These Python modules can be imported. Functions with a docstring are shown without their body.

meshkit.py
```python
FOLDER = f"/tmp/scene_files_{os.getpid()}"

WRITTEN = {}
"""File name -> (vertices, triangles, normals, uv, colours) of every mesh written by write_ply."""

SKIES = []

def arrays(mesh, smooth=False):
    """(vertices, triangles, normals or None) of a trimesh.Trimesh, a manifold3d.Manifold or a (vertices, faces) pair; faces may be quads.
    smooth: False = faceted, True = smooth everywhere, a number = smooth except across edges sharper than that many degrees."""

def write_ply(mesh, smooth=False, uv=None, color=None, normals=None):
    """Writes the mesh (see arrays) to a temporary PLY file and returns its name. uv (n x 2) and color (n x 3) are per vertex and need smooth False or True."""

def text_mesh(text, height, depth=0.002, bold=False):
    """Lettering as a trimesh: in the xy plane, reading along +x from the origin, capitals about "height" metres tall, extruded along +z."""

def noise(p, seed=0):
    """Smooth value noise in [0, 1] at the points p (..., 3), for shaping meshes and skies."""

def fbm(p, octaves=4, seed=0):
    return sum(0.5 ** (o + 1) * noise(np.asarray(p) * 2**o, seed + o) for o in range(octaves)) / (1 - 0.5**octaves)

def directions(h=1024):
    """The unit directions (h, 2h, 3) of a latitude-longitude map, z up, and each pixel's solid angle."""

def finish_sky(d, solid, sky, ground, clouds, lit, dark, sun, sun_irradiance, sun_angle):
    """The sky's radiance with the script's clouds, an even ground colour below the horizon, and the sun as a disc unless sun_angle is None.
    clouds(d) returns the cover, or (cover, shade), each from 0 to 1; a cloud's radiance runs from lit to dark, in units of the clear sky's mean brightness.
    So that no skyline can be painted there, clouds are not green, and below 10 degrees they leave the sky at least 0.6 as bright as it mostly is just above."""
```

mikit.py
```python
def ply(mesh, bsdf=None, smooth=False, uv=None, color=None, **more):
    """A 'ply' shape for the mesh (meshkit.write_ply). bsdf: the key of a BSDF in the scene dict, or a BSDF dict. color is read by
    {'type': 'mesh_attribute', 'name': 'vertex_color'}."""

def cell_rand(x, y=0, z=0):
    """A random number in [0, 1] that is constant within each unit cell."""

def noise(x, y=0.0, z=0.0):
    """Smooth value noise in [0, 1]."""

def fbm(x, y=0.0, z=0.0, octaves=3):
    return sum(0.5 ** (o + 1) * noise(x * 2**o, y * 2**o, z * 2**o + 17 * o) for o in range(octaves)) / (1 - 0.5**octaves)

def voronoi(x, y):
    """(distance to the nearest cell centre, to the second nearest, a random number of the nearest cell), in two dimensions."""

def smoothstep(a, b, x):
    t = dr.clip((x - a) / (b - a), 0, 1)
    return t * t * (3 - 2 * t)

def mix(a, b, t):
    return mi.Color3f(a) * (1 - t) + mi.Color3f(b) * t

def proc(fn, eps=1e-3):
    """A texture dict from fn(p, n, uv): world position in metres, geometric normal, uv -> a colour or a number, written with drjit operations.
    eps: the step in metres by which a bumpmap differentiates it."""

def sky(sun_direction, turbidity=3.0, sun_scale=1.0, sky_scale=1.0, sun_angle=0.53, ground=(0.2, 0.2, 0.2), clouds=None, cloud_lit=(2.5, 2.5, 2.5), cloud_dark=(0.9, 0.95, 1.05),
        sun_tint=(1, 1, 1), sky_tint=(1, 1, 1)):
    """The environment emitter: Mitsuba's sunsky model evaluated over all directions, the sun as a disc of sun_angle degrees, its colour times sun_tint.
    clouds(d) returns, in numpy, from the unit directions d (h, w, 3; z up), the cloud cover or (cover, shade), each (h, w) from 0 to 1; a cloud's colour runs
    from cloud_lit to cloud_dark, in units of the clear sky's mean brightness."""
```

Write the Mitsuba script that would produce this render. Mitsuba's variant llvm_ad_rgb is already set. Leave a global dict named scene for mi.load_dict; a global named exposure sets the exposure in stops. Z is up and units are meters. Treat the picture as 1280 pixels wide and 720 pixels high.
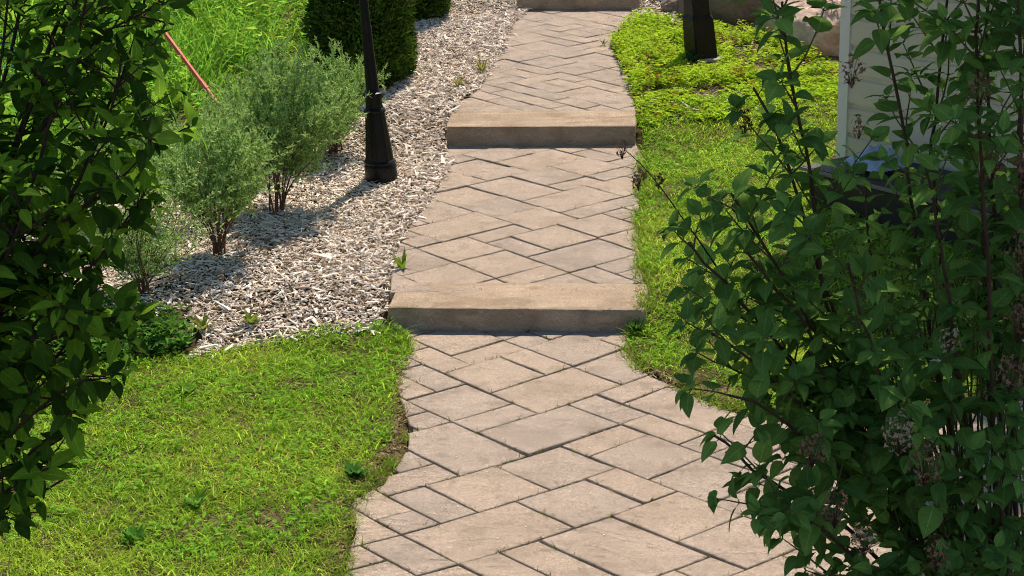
import math, random
import numpy as np, trimesh, shapely
import shapely.geometry as sg
import drjit as dr, mitsuba as mi, mikit, meshkit
from mikit import proc, noise, fbm, smoothstep, mix, ply, cell_rand
T = mi.ScalarTransform4f
R = np.random.default_rng(11)
random.seed(11)
scene, labels = {}, {}

# ------------------------------------------------------------------ camera, sky, exposure
EYE = np.array([0.0, 0.0, 2.866])
PITCH, ROLL, FOCAL = math.radians(16.84), math.radians(-1.23), 2207.0
cp, sp = math.cos(PITCH), math.sin(PITCH)
FW = np.array([0, cp, -sp]); UP0 = np.array([0, sp, cp]); RT0 = np.array([1.0, 0, 0])
CR = math.cos(ROLL) * RT0 + math.sin(ROLL) * UP0
CU = -math.sin(ROLL) * RT0 + math.cos(ROLL) * UP0
scene['camera'] = {'type': 'perspective', 'fov': math.degrees(2 * math.atan(640 / FOCAL)), 'fov_axis': 'x',
    'near_clip': 0.05, 'far_clip': 400.0,
    'to_world': T().look_at(origin=EYE.tolist(), target=(EYE + FW).tolist(), up=CU.tolist())}
SUN = np.array([0.164, 0.503, 0.848]); SUN = SUN / np.linalg.norm(SUN)
scene['sky'] = mikit.sky(SUN.tolist(), turbidity=3, sky_tint=(1.0, .90, .73))
exposure = 2.15

# ------------------------------------------------------------------ materials
def rgb(c): return {'type': 'rgb', 'value': [float(x) for x in c]}
def principled(name, color, rough=0.7, spec=0.4, bump=None, bscale=1.0, two=False, **kw):
    b = {'type': 'principled', 'base_color': color if isinstance(color, dict) else rgb(color), 'roughness': rough, 'specular': spec, **kw}
    if bump is not None: b = {'type': 'bumpmap', 'arbitrary': bump, 'scale': bscale, 'bsdf': b}
    if two: b = {'type': 'twosided', 'bsdf': b}
    scene[name] = b
def thin(name, color, trans=0.7, rough=0.5):
    scene[name] = {'type': 'principledthin', 'base_color': color if isinstance(color, dict) else rgb(color), 'roughness': rough, 'diff_trans': trans, 'eta': 1.4}
VC = {'type': 'mesh_attribute', 'name': 'vertex_color'}

def stone_color(base, alt, seed, spk=0.12):
    def f(p, n, uv):
        a = fbm(p.x * 7 + seed, p.y * 7, p.z * 7, 3)
        g = noise(p.x * 260, p.y * 260, p.z * 260)
        h = noise(p.x * 95 + 31, p.y * 95, p.z * 95)
        st = fbm(p.x * 3 + 9 + seed, p.y * 11, p.z * 5, 3)
        c = mix(base, alt, smoothstep(0.3, 0.7, a))
        c = mix(c, mi.Color3f(c) * 0.72, smoothstep(0.54, 0.72, st) * 0.4)
        blot = smoothstep(.60, .74, fbm(p.x * 16 + seed, p.y * 16, 3, 4))
        c = mix(c, (.14, .115, .085), blot * .28)
        c = c * (0.72 + 0.56 * g) * (0.86 + 0.28 * h)
        return mix(c, (0.62, 0.56, 0.5), smoothstep(0.86, 0.93, noise(p.x * 150 + 7, p.y * 150, p.z * 150)) * spk * 3)
    return f
def paver_relief(seed):
    def f(p, n, uv):
        w = fbm(p.x * 4 + seed, p.y * 5, 0, 2)
        ridge = 1 - dr.abs(2 * fbm(p.x * 2.6 + 4 + 5 * seed, p.y * 8 + w * 3 + seed, 0, 3) - 1)
        return 0.0026 * smoothstep(0.88, 1.0, ridge) + 0.006 * fbm(p.x * 17 + seed, p.y * 34, 0, 4) + 0.0018 * noise(p.x * 170, p.y * 170, p.z * 170)
    return f
for i, (b, a) in enumerate((((.322, .268, .235), (.280, .232, .201)), ((.310, .262, .233), (.268, .225, .198)), ((.332, .273, .234), (.290, .237, .200)), ((.298, .254, .228), (.256, .217, .193)))):
    principled(f'paver_stone_{i}', proc(stone_color(b, a, 3.1 * i)), 0.85, 0.25, proc(paver_relief(3.7 * i), 0.002), 1.0)
def step_color(p, n, uv):
    a = fbm(p.x * 3 + 2, p.y * 5, p.z * 9, 4)
    g = noise(p.x * 230, p.y * 230, p.z * 230)
    c = mix((.325, .260, .205), (.260, .205, .158), smoothstep(0.32, 0.68, a))
    st = fbm(p.x * 9 + 3, p.y * 9, p.z * 5, 4)
    c = mix(c, (.17, .118, .075), smoothstep(0.50, 0.74, st) * 0.45)
    st2 = fbm(p.x * 4 + 13, p.y * 26, p.z * 9, 3)
    c = mix(c, (.42, .335, .25), smoothstep(0.52, 0.74, st2) * 0.5)
    c = mix(c, (.52, .46, .39), smoothstep(.84, .92, noise(p.x * 140, p.y * 140, p.z * 140 + 5)) * .5)
    return c * (0.62 + 0.76 * g)
def step_relief(p, n, uv):
    return 0.012 * fbm(p.x * 11, p.y * 20, p.z * 18, 4) + 0.003 * noise(p.x * 120, p.y * 120, p.z * 120)
principled('step_stone', proc(step_color), 0.85, 0.25, proc(step_relief, 0.002), 1.0)
def soil_color(p, n, uv):
    a = fbm(p.x * 5, p.y * 5, 0, 4); g = noise(p.x * 120, p.y * 120, 1)
    return mix((.050, .040, .020), (.095, .075, .040), smoothstep(.3, .7, a)) * (0.6 + 0.8 * g)
principled('soil', proc(soil_color), 0.95, 0.1, proc(lambda p, n, uv: 0.012 * fbm(p.x * 30, p.y * 30, 0, 3), 0.003), 1.0)
principled('joint_sand', proc(lambda p, n, uv: mix((.055, .040, .026), (.15, .115, .075), smoothstep(.35, .7, fbm(p.x * 9, p.y * 9, 0, 3))) * (0.6 + 0.8 * noise(p.x * 200, p.y * 200, 0))), 0.95, 0.1)
scene['chip_wood'] = {'type': 'twosided', 'bsdf': {'type': 'principled', 'base_color': VC, 'roughness': 0.8, 'specular': 0.25}}
thin('grass_blade', VC, 1.2, 0.42)
thin('small_leaf', VC, .95, 0.45)
thin('willow_leaf', VC, 0.6, 0.5)
thin('yew_needle', VC, 0.3, 0.5)
def leaf_color(c):
    def f(p, n, uv):
        v = dr.abs(uv.y - 0.5) * 2
        rib = smoothstep(0.07, 0.0, v)
        k = uv.x * 7 - v * 1.6
        vein = smoothstep(0.16, 0.0, dr.abs(k - dr.floor(k) - 0.5)) * smoothstep(1.0, .2, v)
        col = mi.Color3f(c) * (0.85 + 0.3 * fbm(p.x * 60, p.y * 60, p.z * 60, 2))
        return mix(col, mi.Color3f(c) * 1.9 + 0.01, dr.minimum(rib * .8 + vein * .22, 1))
    return f
for i, c in enumerate(((.11, .22, .055), (.15, .29, .07), (.22, .40, .09))):
    thin(f'hydrangea_leaf_{i}', proc(leaf_color(c)), 0.9, 0.28)
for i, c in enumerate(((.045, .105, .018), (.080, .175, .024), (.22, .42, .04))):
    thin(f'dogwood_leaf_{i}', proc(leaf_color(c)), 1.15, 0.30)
def bark(c):
    return proc(lambda p, n, uv: mi.Color3f(c) * (0.6 + 0.8 * fbm(p.x * 60, p.y * 60, p.z * 14, 3)))
principled('bark_brown', bark((.085, .052, .038)), 0.8, 0.2)
principled('bark_dark', bark((.050, .032, .026)), 0.75, 0.2)
principled('twig_red', bark((.13, .065, .042)), 0.75, 0.2)
principled('twig_green', bark((.09, .11, .035)), 0.7, 0.2)
thin('dried_petal', VC, 0.5, 0.7)
def black_paint(p, n, uv):
    return mix((.004, .004, .005), (.014, .013, .013), smoothstep(.55, .8, fbm(p.x * 25, p.y * 25, p.z * 8, 3)) * .6)
principled('black_paint', proc(black_paint), 0.42, 0.22, proc(lambda p, n, uv: .0006 * fbm(p.x * 90, p.y * 90, p.z * 90, 2), .001), 1.0)
def rock_color(a, b):
    def f(p, n, uv):
        t = fbm(p.x * 4, p.y * 4, p.z * 4, 4); g = fbm(p.x * 40, p.y * 40, p.z * 40, 3)
        return mix(a, b, smoothstep(.35, .65, t)) * (0.65 + 0.7 * g)
    return f
rock_bump = proc(lambda p, n, uv: 0.03 * fbm(p.x * 10, p.y * 10, p.z * 10, 5), .004)
principled('rock_grey', proc(rock_color((.20, .165, .135), (.13, .105, .085))), 0.9, 0.2, rock_bump, 1.0)
principled('rock_pink', proc(rock_color((.50, .39, .34), (.36, .27, .23))), 0.9, 0.2, rock_bump, 1.0)
principled('siding_paint', proc(lambda p, n, uv: mi.Color3f(.50, .455, .335) * (0.9 + 0.2 * fbm(p.x * 6, p.y * 6, p.z * 12, 3))), 0.55, 0.35, proc(lambda p, n, uv: .0012 * fbm(p.x * 8, p.y * 8, p.z * 60, 3), .002), 1.0)
principled('trim_paint', (.62, .60, .55), 0.5, 0.35)
principled('roof_shingle', proc(lambda p, n, uv: mi.Color3f(.07, .065, .06) * (.6 + .8 * noise(p.x * 30, p.y * 30, p.z * 30))), 0.9, 0.2)
principled('concrete', proc(lambda p, n, uv: mi.Color3f(.34, .335, .31) * (.75 + .5 * fbm(p.x * 20, p.y * 20, p.z * 20, 3))), 0.9, 0.2)
principled('dark_resin', proc(lambda p, n, uv: mi.Color3f(.022, .019, .018) * (.7 + .6 * fbm(p.x * 10, p.y * 10, p.z * 40, 3))), 0.55, 0.4)
principled('lid_edge', (.13, .13, .13), 0.4, 0.4)
principled('blue_sheet', proc(lambda p, n, uv: mix((.20, .28, .45), (.32, .40, .55), fbm(p.x * 12, p.y * 12, p.z * 12, 3))), 0.45, 0.4, two=True)
principled('red_paint', proc(lambda p, n, uv: mix((.60, .095, .05), (.66, .20, .13), smoothstep(.5, .75, fbm(p.x * 40, p.y * 40, p.z * 10, 3)))), 0.5, 0.4)
principled('teal_mesh', (.05, .26, .24), 0.5, 0.4)
thin('petal_white', (.75, .74, .68), 0.5, 0.6)

# ------------------------------------------------------------------ helpers
def numbered(k):
    if k not in scene and k not in labels: return k
    i = 1
    while f'{k}_{i:03d}' in scene or f'{k}_{i:03d}' in labels: i += 1
    return f'{k}_{i:03d}'
def obj(name, mesh, bsdf, parent=None, smooth=False, uv=None, color=None):
    k = numbered((parent + '__' if parent else '') + name)
    scene[k] = ply(mesh, bsdf, smooth=smooth, uv=uv, color=color)
    return k
def tag(k, label=None, cat=None, group=None, kind=None):
    d = labels.setdefault(k, {})
    for a, b in (('label', label), ('category', cat), ('group', group), ('kind', kind)):
        if b: d[a] = b
    return k
def thing(name, label, cat, group=None):
    return tag(numbered(name), label, cat, group)
def cat(ms): return trimesh.util.concatenate(ms)
def unit(v): return v / np.maximum(np.linalg.norm(v, axis=-1, keepdims=True), 1e-9)
def tube(pts, rad, n=7, cap=True):
    pts = np.asarray(pts, float); rad = np.broadcast_to(np.asarray(rad, float), (len(pts),))
    tan = unit(np.gradient(pts, axis=0)); V = []
    ref = np.array([0.3, 1, 0.1])
    for p, t, r in zip(pts, tan, rad):
        u = unit(np.cross(t, ref)); w = np.cross(t, u)
        a = np.arange(n) * 2 * math.pi / n
        V.append(p + r * (np.cos(a)[:, None] * u + np.sin(a)[:, None] * w))
    F = []
    m = len(pts)
    for i in range(m - 1):
        for j in range(n):
            a, b = i * n + j, i * n + (j + 1) % n
            F += [(a, b, b + n), (a, b + n, a + n)]
    V = np.vstack(V + [pts[:1], pts[-1:]])
    if cap:
        for j in range(n):
            F += [(m * n, (j + 1) % n, j), (m * n + 1, (m - 1) * n + j, (m - 1) * n + (j + 1) % n)]
    return trimesh.Trimesh(V, F, process=False)
def smooth_path(pts, k=4):
    pts = np.asarray(pts, float)
    from scipy.interpolate import CubicSpline
    d = np.r_[0, np.cumsum(np.linalg.norm(np.diff(pts, axis=0), axis=1))]
    return CubicSpline(d, pts)(np.linspace(0, d[-1], (len(pts) - 1) * k + 1))
def lathe(prof, n=32, mod=None):
    V, F = [], []
    for r, z in prof:
        a = np.arange(n) * 2 * math.pi / n
        rr = r * (mod(a, z) if mod else 1)
        V.append(np.stack([rr * np.cos(a), rr * np.sin(a), np.full(n, z)], 1))
    m = len(prof)
    for i in range(m - 1):
        for j in range(n):
            a, b = i * n + j, i * n + (j + 1) % n
            F += [(a, b, b + n), (a, b + n, a + n)]
    V.append([[0, 0, prof[0][1]], [0, 0, prof[-1][1]]])
    for j in range(n):
        F += [(m * n, (j + 1) % n, j), (m * n + 1, (m - 1) * n + j, (m - 1) * n + (j + 1) % n)]
    return trimesh.Trimesh(np.vstack(V), F, process=False)
def scatter(tv, tf, pos, X, Z, sx, sy, sz):
    """copies of a template: X = its long axis, Z = about its normal"""
    X = unit(X); Y = unit(np.cross(Z, X)); Z = np.cross(X, Y)
    tv = np.asarray(tv, float)
    s = np.stack(np.broadcast_arrays(sx, sy, sz), -1).reshape(-1, 1, 3)
    s = np.broadcast_to(s, (len(pos), 1, 3))
    loc = tv[None] * s
    V = pos[:, None] + loc[..., 0:1] * X[:, None] + loc[..., 1:2] * Y[:, None] + loc[..., 2:3] * Z[:, None]
    F = np.asarray(tf)[None] + (np.arange(len(pos)) * len(tv))[:, None, None]
    return V.reshape(-1, 3), F.reshape(-1, 3)
def percol(c, k): return np.repeat(np.clip(c, 0, 1), k, axis=0)
LEAF4 = ([(0, 0, 0), (.35, .5, .12), (.35, -.5, .12), (1, 0, -.12), (.42, 0, 0)], [(0, 4, 1), (0, 2, 4), (4, 3, 1), (4, 2, 3)])
NARROW = ([(0, 0, 0), (.45, .5, .06), (.45, -.5, .06), (1, 0, 0)], [(0, 2, 1), (1, 2, 3)])
def blades(pos, h, w, lean, ang, bend, segs):
    """grass: tapering strips that start upright and bend over towards ang"""
    d = np.stack([np.cos(ang), np.sin(ang), 0 * ang], 1)
    tw = ang + R.uniform(0.6, 2.5, len(ang))
    side = np.stack([np.cos(tw), np.sin(tw), 0 * ang], 1)
    V = []
    for k in range(segs + 1):
        t = k / segs
        c = pos + d * (h * (lean * t + bend * t * t))[:, None]
        c[:, 2] += h * (t - 0.45 * bend * t * t * t)
        hw = (w * 0.5 * (1 - t) ** 0.7)[:, None] if k else (w * 0.38)[:, None]
        if k < segs: V += [c - side * hw, c + side * hw]
        else: V.append(c)
    V = np.stack(V, 1); n = V.shape[1]
    f = []
    for k in range(segs - 1): f += [(2 * k, 2 * k + 1, 2 * k + 3), (2 * k, 2 * k + 3, 2 * k + 2)]
    f.append((2 * segs - 2, 2 * segs - 1, 2 * segs))
    F = np.asarray(f)[None] + (np.arange(len(pos)) * n)[:, None, None]
    return V.reshape(-1, 3), F.reshape(-1, 3), n
def inside(poly, n, rng=R):
    a, b, c, d = poly.bounds; out = []
    got = 0
    while got < n:
        x, y = rng.uniform(a, c, n), rng.uniform(b, d, n)
        k = shapely.contains_xy(poly, x, y)
        out.append(np.stack([x[k], y[k]], 1)); got += k.sum()
    return np.vstack(out)[:n]
def nz(x, y, s, seed=0): return meshkit.fbm(np.stack([x * s, y * s, 0 * x], -1), 3, seed)

# ------------------------------------------------------------------ the lie of the land
LO, MI_, UPP = (0.0, .0047), (-.1379, .0348), (.412 - .045 * 11.913, .045)
def sst(a, b, x):
    t = np.clip((x - a) / (b - a), 0, 1); return t * t * (3 - 2 * t)
def G(x, y):
    x, y = np.asarray(x, float), np.asarray(y, float)
    z = LO[0] + LO[1] * y
    z = z + (MI_[0] + MI_[1] * y - z) * sst(8.2, 9.2, y)
    z = z + (UPP[0] + UPP[1] * y - z) * sst(11.6, 12.6, y)
    yy = np.minimum(y, 20)
    z = np.where(y > 20, z - .045 * (y - 20) * .7, z)
    return z + .13 * sst(16, 17, y)
S1, S2, S3 = np.array([.016, 8.566]), np.array([.218, 11.913]), np.array([.66, 16.2])
D1, D2, D3 = (unit(np.array(v)) for v in ((1.322, -.122), (1.306, -.092), (1.0, -.10)))
def front(S, D, x): return S[1] + (x - S[0]) * D[1] / D[0]
LOWER = sg.Polygon([(-.62, 8.72), (-.53, 8.45), (-.56, 7.83), (-.47, 7.31), (-.46, 7.03), (-.54, 6.65), (-.66, 6.5), (-.62, 6.2), (-.64, 5.82), (-.72, 5.2), (-.75, 4.7),
    (2.9, 4.7), (3.1, 7.4), (2.3, 7.45), (1.6, 7.2), (1.25, 7.2), (1.05, 7.3), (.93, 7.42), (.78, 7.66), (.62, 7.92), (.57, 8.2), (.62, 8.62)])
MIDDLE = sg.Polygon([(-.64, 8.86), (-.65, 9.3), (-.64, 9.75), (-.54, 10.4), (-.45, 10.9), (-.42, 11.3), (-.44, 12.1), (.87, 12.0), (.90, 11.5), (.83, 10.9), (.76, 10.2), (.72, 9.6), (.69, 8.8)])
UPPER = sg.Polygon([(-.42, 12.36), (-.36, 12.7), (-.21, 13.1), (-.12, 13.9), (-.02, 14.8), (.04, 15.6), (.16, 16.3), (1.2, 16.2), (1.08, 15.7), (.98, 15.3), (.88, 14.7), (.87, 14.2), (.93, 13.5), (.92, 12.8), (.90, 12.26)])
PATH = shapely.union_all([LOWER, MIDDLE, UPPER]).buffer(.02)
def path_z(x, y):
    z = LO[0] + LO[1] * y
    z = np.where(y > front(S1, D1, x) + .1, MI_[0] + MI_[1] * y, z)
    return np.where(y > front(S2, D2, x) + .1, UPP[0] + UPP[1] * y, z)
LAWN_L = sg.Polygon([(-3.6, 4.3), (-3.6, 8.0), (-2.4, 8.22), (-1.94, 8.22), (-1.63, 8.30), (-1.33, 8.44), (-.98, 8.55), (-.66, 8.62), (-.51, 8.52), (-.49, 8.28), (-.55, 7.85), (-.53, 7.5), (-.52, 7.15), (-.60, 6.78), (-.66, 6.4), (-.655, 6.1), (-.675, 5.6), (-.78, 4.6)])
LAWN_R = sg.Polygon([(.66, 8.75), (.57, 8.55), (.56, 8.3), (.61, 8.0), (.79, 7.72), (.98, 7.46), (1.3, 7.26), (2.2, 7.55), (3.0, 7.6), (3.6, 8.6), (2.2, 10.7), (2.0, 11.2), (2.4, 11.9), (2.5, 12.9), (1.6, 12.7), (.95, 12.45), (.885, 11.6), (.81, 10.9), (.74, 10.2), (.70, 9.6), (.675, 9.1)])
COVER = sg.Polygon([(.92, 12.1), (1.6, 12.2), (2.45, 12.2), (2.5, 13.4), (2.3, 14.8), (1.9, 15.5), (1.15, 15.55), (.98, 15.1), (.86, 14.5), (.90, 13.6)])
MULCH = sg.Polygon([(-3.2, 8.05), (-2.4, 8.12), (-1.94, 8.15), (-1.63, 8.22), (-1.33, 8.36), (-.98, 8.48), (-.72, 8.52), (-.665, 8.62), (-.655, 9.3), (-.63, 9.75), (-.53, 10.4), (-.44, 10.9), (-.41, 11.3), (-.43, 12.1), (-.36, 12.7), (-.21, 13.1), (-.1, 13.9), (0, 14.8), (.06, 15.6), (.2, 16.2), (.2, 18), (-1.6, 18), (-1.45, 14), (-1.55, 12.9), (-2.0, 11.6), (-2.6, 10.6), (-3.4, 9.6)])
MULCH_R = sg.Polygon([(.96, 15.2), (1.25, 15.45), (1.7, 15.3), (1.9, 16.0), (1.9, 18), (1.15, 18), (1.15, 16.1)])
def ground_sheet():
    xs = np.unique(np.r_[np.arange(-80, -3.2, 4), np.linspace(-3.2, 3.4, 133), np.arange(3.6, 80, 4)])
    ys = np.unique(np.r_[np.arange(-60, 3.9, 4), np.linspace(4, 18, 260), np.arange(18.5, 120, 5)])
    X, Y = np.meshgrid(xs, ys)
    z = G(X, Y) + .02 * (nz(X, Y, 1.3, 3) - .5) + .012 * (nz(X, Y, 9, 5) - .5)
    inn = shapely.contains_xy(PATH.buffer(-.03), X, Y)
    z = np.where(inn, np.minimum(path_z(X, Y) - .05, z - .03), z)
    slab = shapely.union_all([sg.LineString([S - D * .62, S + D * .62]).buffer(.45) for S, D in ((S1, D1), (S2, D2))])
    near = shapely.contains_xy(PATH.buffer(.05), X, Y)
    z = np.where(near & ~inn, np.minimum(z, path_z(X, Y) - .012), z)
    n, m = X.shape
    V = np.stack([X, Y, z], -1).reshape(-1, 3)
    i = (np.arange(n - 1)[:, None] * m + np.arange(m - 1)[None]).ravel()
    return V, np.vstack([np.stack([i, i + 1, i + m + 1], 1), np.stack([i, i + m + 1, i + m], 1)])
tag(obj('ground', ground_sheet(), 'soil', smooth=True), 'bare brown soil under the lawn, beds and path', 'ground', kind='structure')

# ------------------------------------------------------------------ the path: bedding and pavers
WL = np.array([[-0.27944, 7.33324], [0.13908, 0.10124], [-0.11033, 0.13985], [-0.00083, 0.00201], [-0.0002, -0.0013], [0.00027, 0.001]])
WM = np.array([[0.02042, 10.06581], [0.13802, 0.10764], [-0.11334, 0.13617], [-0.00036, 5e-05], [-0.00016, -0.00016], [-1e-05, -0.00122]])
th = math.radians(39.4)
WU = np.array([[.33, 14.0], [.171 * math.cos(th), .171 * math.sin(th)], [-.171 * math.sin(th), .171 * math.cos(th)], [0, 0], [0, 0], [0, 0]])
PL = [(-7, -6, -7, -6), (-7, -6, -6, -5), (-6, -5, -7, -5), (-5, -4, -5, -4), (-5, -4, -4, -2), (-5, -2, -7, -5), (-4, -3, -10, -7), (-4, -3, -5, -3), (-4, -2, -3, -2), (-3, -2, -2, -1), (-3, -1, -10, -7), (-3, -1, -5, -3), (-2, 0, -7, -5), (-2, 0, -3, 0), (-1, 0, 0, 1), (-1, 1, -11, -9), (-1, 1, -9, -7), (-1, 1, -5, -3), (0, 1, -7, -5), (0, 2, -1, 0), (0, 2, 0, 2), (0, 3, -3, -1), (1, 2, 2, 4), (1, 3, -9, -8), (1, 3, -8, -6), (1, 3, -6, -4), (1, 3, -4, -3), (2, 3, 3, 5), (2, 4, 1, 3), (2, 5, -1, 1), (3, 4, -5, -3), (3, 4, -3, -1), (3, 5, 3, 4), (3, 5, 4, 6), (4, 5, 1, 3), (4, 6, -5, -2), (4, 6, -2, -1), (5, 6, 3, 4), (5, 7, -1, 1), (5, 7, 1, 3)]
PM = [(-6, -4, -4, -2), (-6, -4, -2, 0), (-4, -3, 0, 1), (-4, -2, -7, -5), (-4, -2, -5, -4), (-4, -2, -4, -2), (-4, -2, -2, 0), (-3, 0, 0, 2), (-2, -1, -7, -5), (-2, -1, -3, -1), (-2, 0, -1, 0), (-2, 0, 2, 4), (-2, 1, -5, -3), (-1, 1, -6, -5), (-1, 1, -3, -1), (0, 2, -1, 1), (0, 2, 1, 3), (0, 2, 3, 5), (1, 3, -5, -3), (1, 3, -3, -1), (2, 3, 5, 7), (2, 4, -1, 0), (2, 4, 2, 5), (2, 5, 0, 2), (3, 4, -2, -1), (3, 5, 5, 6), (3, 5, 6, 8), (4, 5, 8, 9), (4, 6, -1, 0), (4, 6, 2, 3), (4, 6, 3, 5), (5, 7, 0, 2), (5, 7, 7, 9), (5, 8, 5, 7), (6, 8, 2, 3), (6, 8, 3, 5), (7, 8, 7, 8), (8, 9, 4, 6), (8, 9, 6, 7)]
def warp(W, u, v):
    u, v = np.asarray(u, float), np.asarray(v, float)
    return np.stack([np.ones_like(u), u, v, u * u, u * v, v * v], -1) @ W
def affine_only(W, keep=11):
    """beyond the measured stones the lattice goes on without its small bends"""
    def f(u, v):
        uc, vc = np.clip(u, -8, 9), np.clip(v, -11, 9)
        p = warp(W, uc, vc)
        return p + np.stack([u - uc, v - vc], -1) @ W[1:3]
    return f
def fill(rects, lat, poly, span, seed):
    rng = random.Random(seed)
    occ = {(i, j) for a, b, c, d in rects for i in range(a, b) for j in range(c, d)}
    out = list(rects)
    cells = [(i, j) for j in range(-span, span) for i in range(-span, span)]
    ctr = lat(np.array([c[0] + .5 for c in cells]), np.array([c[1] + .5 for c in cells]))
    ok = {c for c, p in zip(cells, ctr) if shapely.contains_xy(poly.buffer(.12), *p)}
    for c in cells:
        if c not in ok or c in occ: continue
        opts = [(2, 2)] * 4 + [(3, 2)] * 2 + [(2, 3)] * 2 + [(1, 2)] * 2 + [(2, 1)] * 2
        rng.shuffle(opts)
        for w, h in opts + [(1, 2), (2, 1), (1, 1)]:
            s = [(c[0] + i, c[1] + j) for i in range(w) for j in range(h)]
            if all(q not in occ for q in s) and sum(q in ok for q in s) >= 0.5 * len(s): break
        occ.update(s); out.append((c[0], c[0] + w, c[1], c[1] + h))
    return out
def paver_mesh(poly, plane, rng):
    ring = np.array(poly.exterior.coords)[:-1]
    if sg.Polygon(ring).exterior.is_ccw is False: ring = ring[::-1]
    P = []
    for a, b in zip(ring, np.roll(ring, -1, 0)):
        k = max(1, min(4, int(np.linalg.norm(b - a) / .09)))
        t = np.arange(k)[:, None] / k
        P.append(a + (b - a) * t)
    P = np.vstack(P); n = len(P)
    e = unit(np.roll(P, -1, 0) - P); ep = np.roll(e, 1, 0)
    nrm = unit(np.stack([-(e + ep)[:, 1], (e + ep)[:, 0]], 1))
    P = P + nrm * rng.normal(0, .0021, (n, 1))
    c = P.mean(0); tilt = rng.normal(0, .006, 2); dz = rng.normal(0, .0018)
    zt = lambda q: plane[0] + plane[1] * q[:, 1] + dz + (q - c) @ tilt
    Q1 = P; Q2 = P + nrm * .003; Q3 = P + nrm * .008
    V = np.vstack([np.c_[Q1, zt(Q1) - .05], np.c_[Q1, zt(Q1) - .009], np.c_[Q2, zt(Q2) - .0025], np.c_[Q3, zt(Q3)], [[*c, plane[0] + plane[1] * c[1] + dz + .001]]])
    F = []
    for r in range(3):
        for j in range(n):
            a, b = r * n + j, r * n + (j + 1) % n
            F += [(a, b, b + n), (a, b + n, a + n)]
    F += [(3 * n + j, 3 * n + (j + 1) % n, 4 * n) for j in range(n)]
    return trimesh.Trimesh(V, F, process=False)
def bedding(poly, plane):
    tri = trimesh.creation.extrude_polygon(poly.buffer(-.02), .02, engine='earcut')
    tri = tri.subdivide_to_size(.5) if False else tri
    v = tri.vertices; v[:, 2] += plane[0] + plane[1] * v[:, 1] - .0305
    return trimesh.Trimesh(v, tri.faces, process=False)
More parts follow.
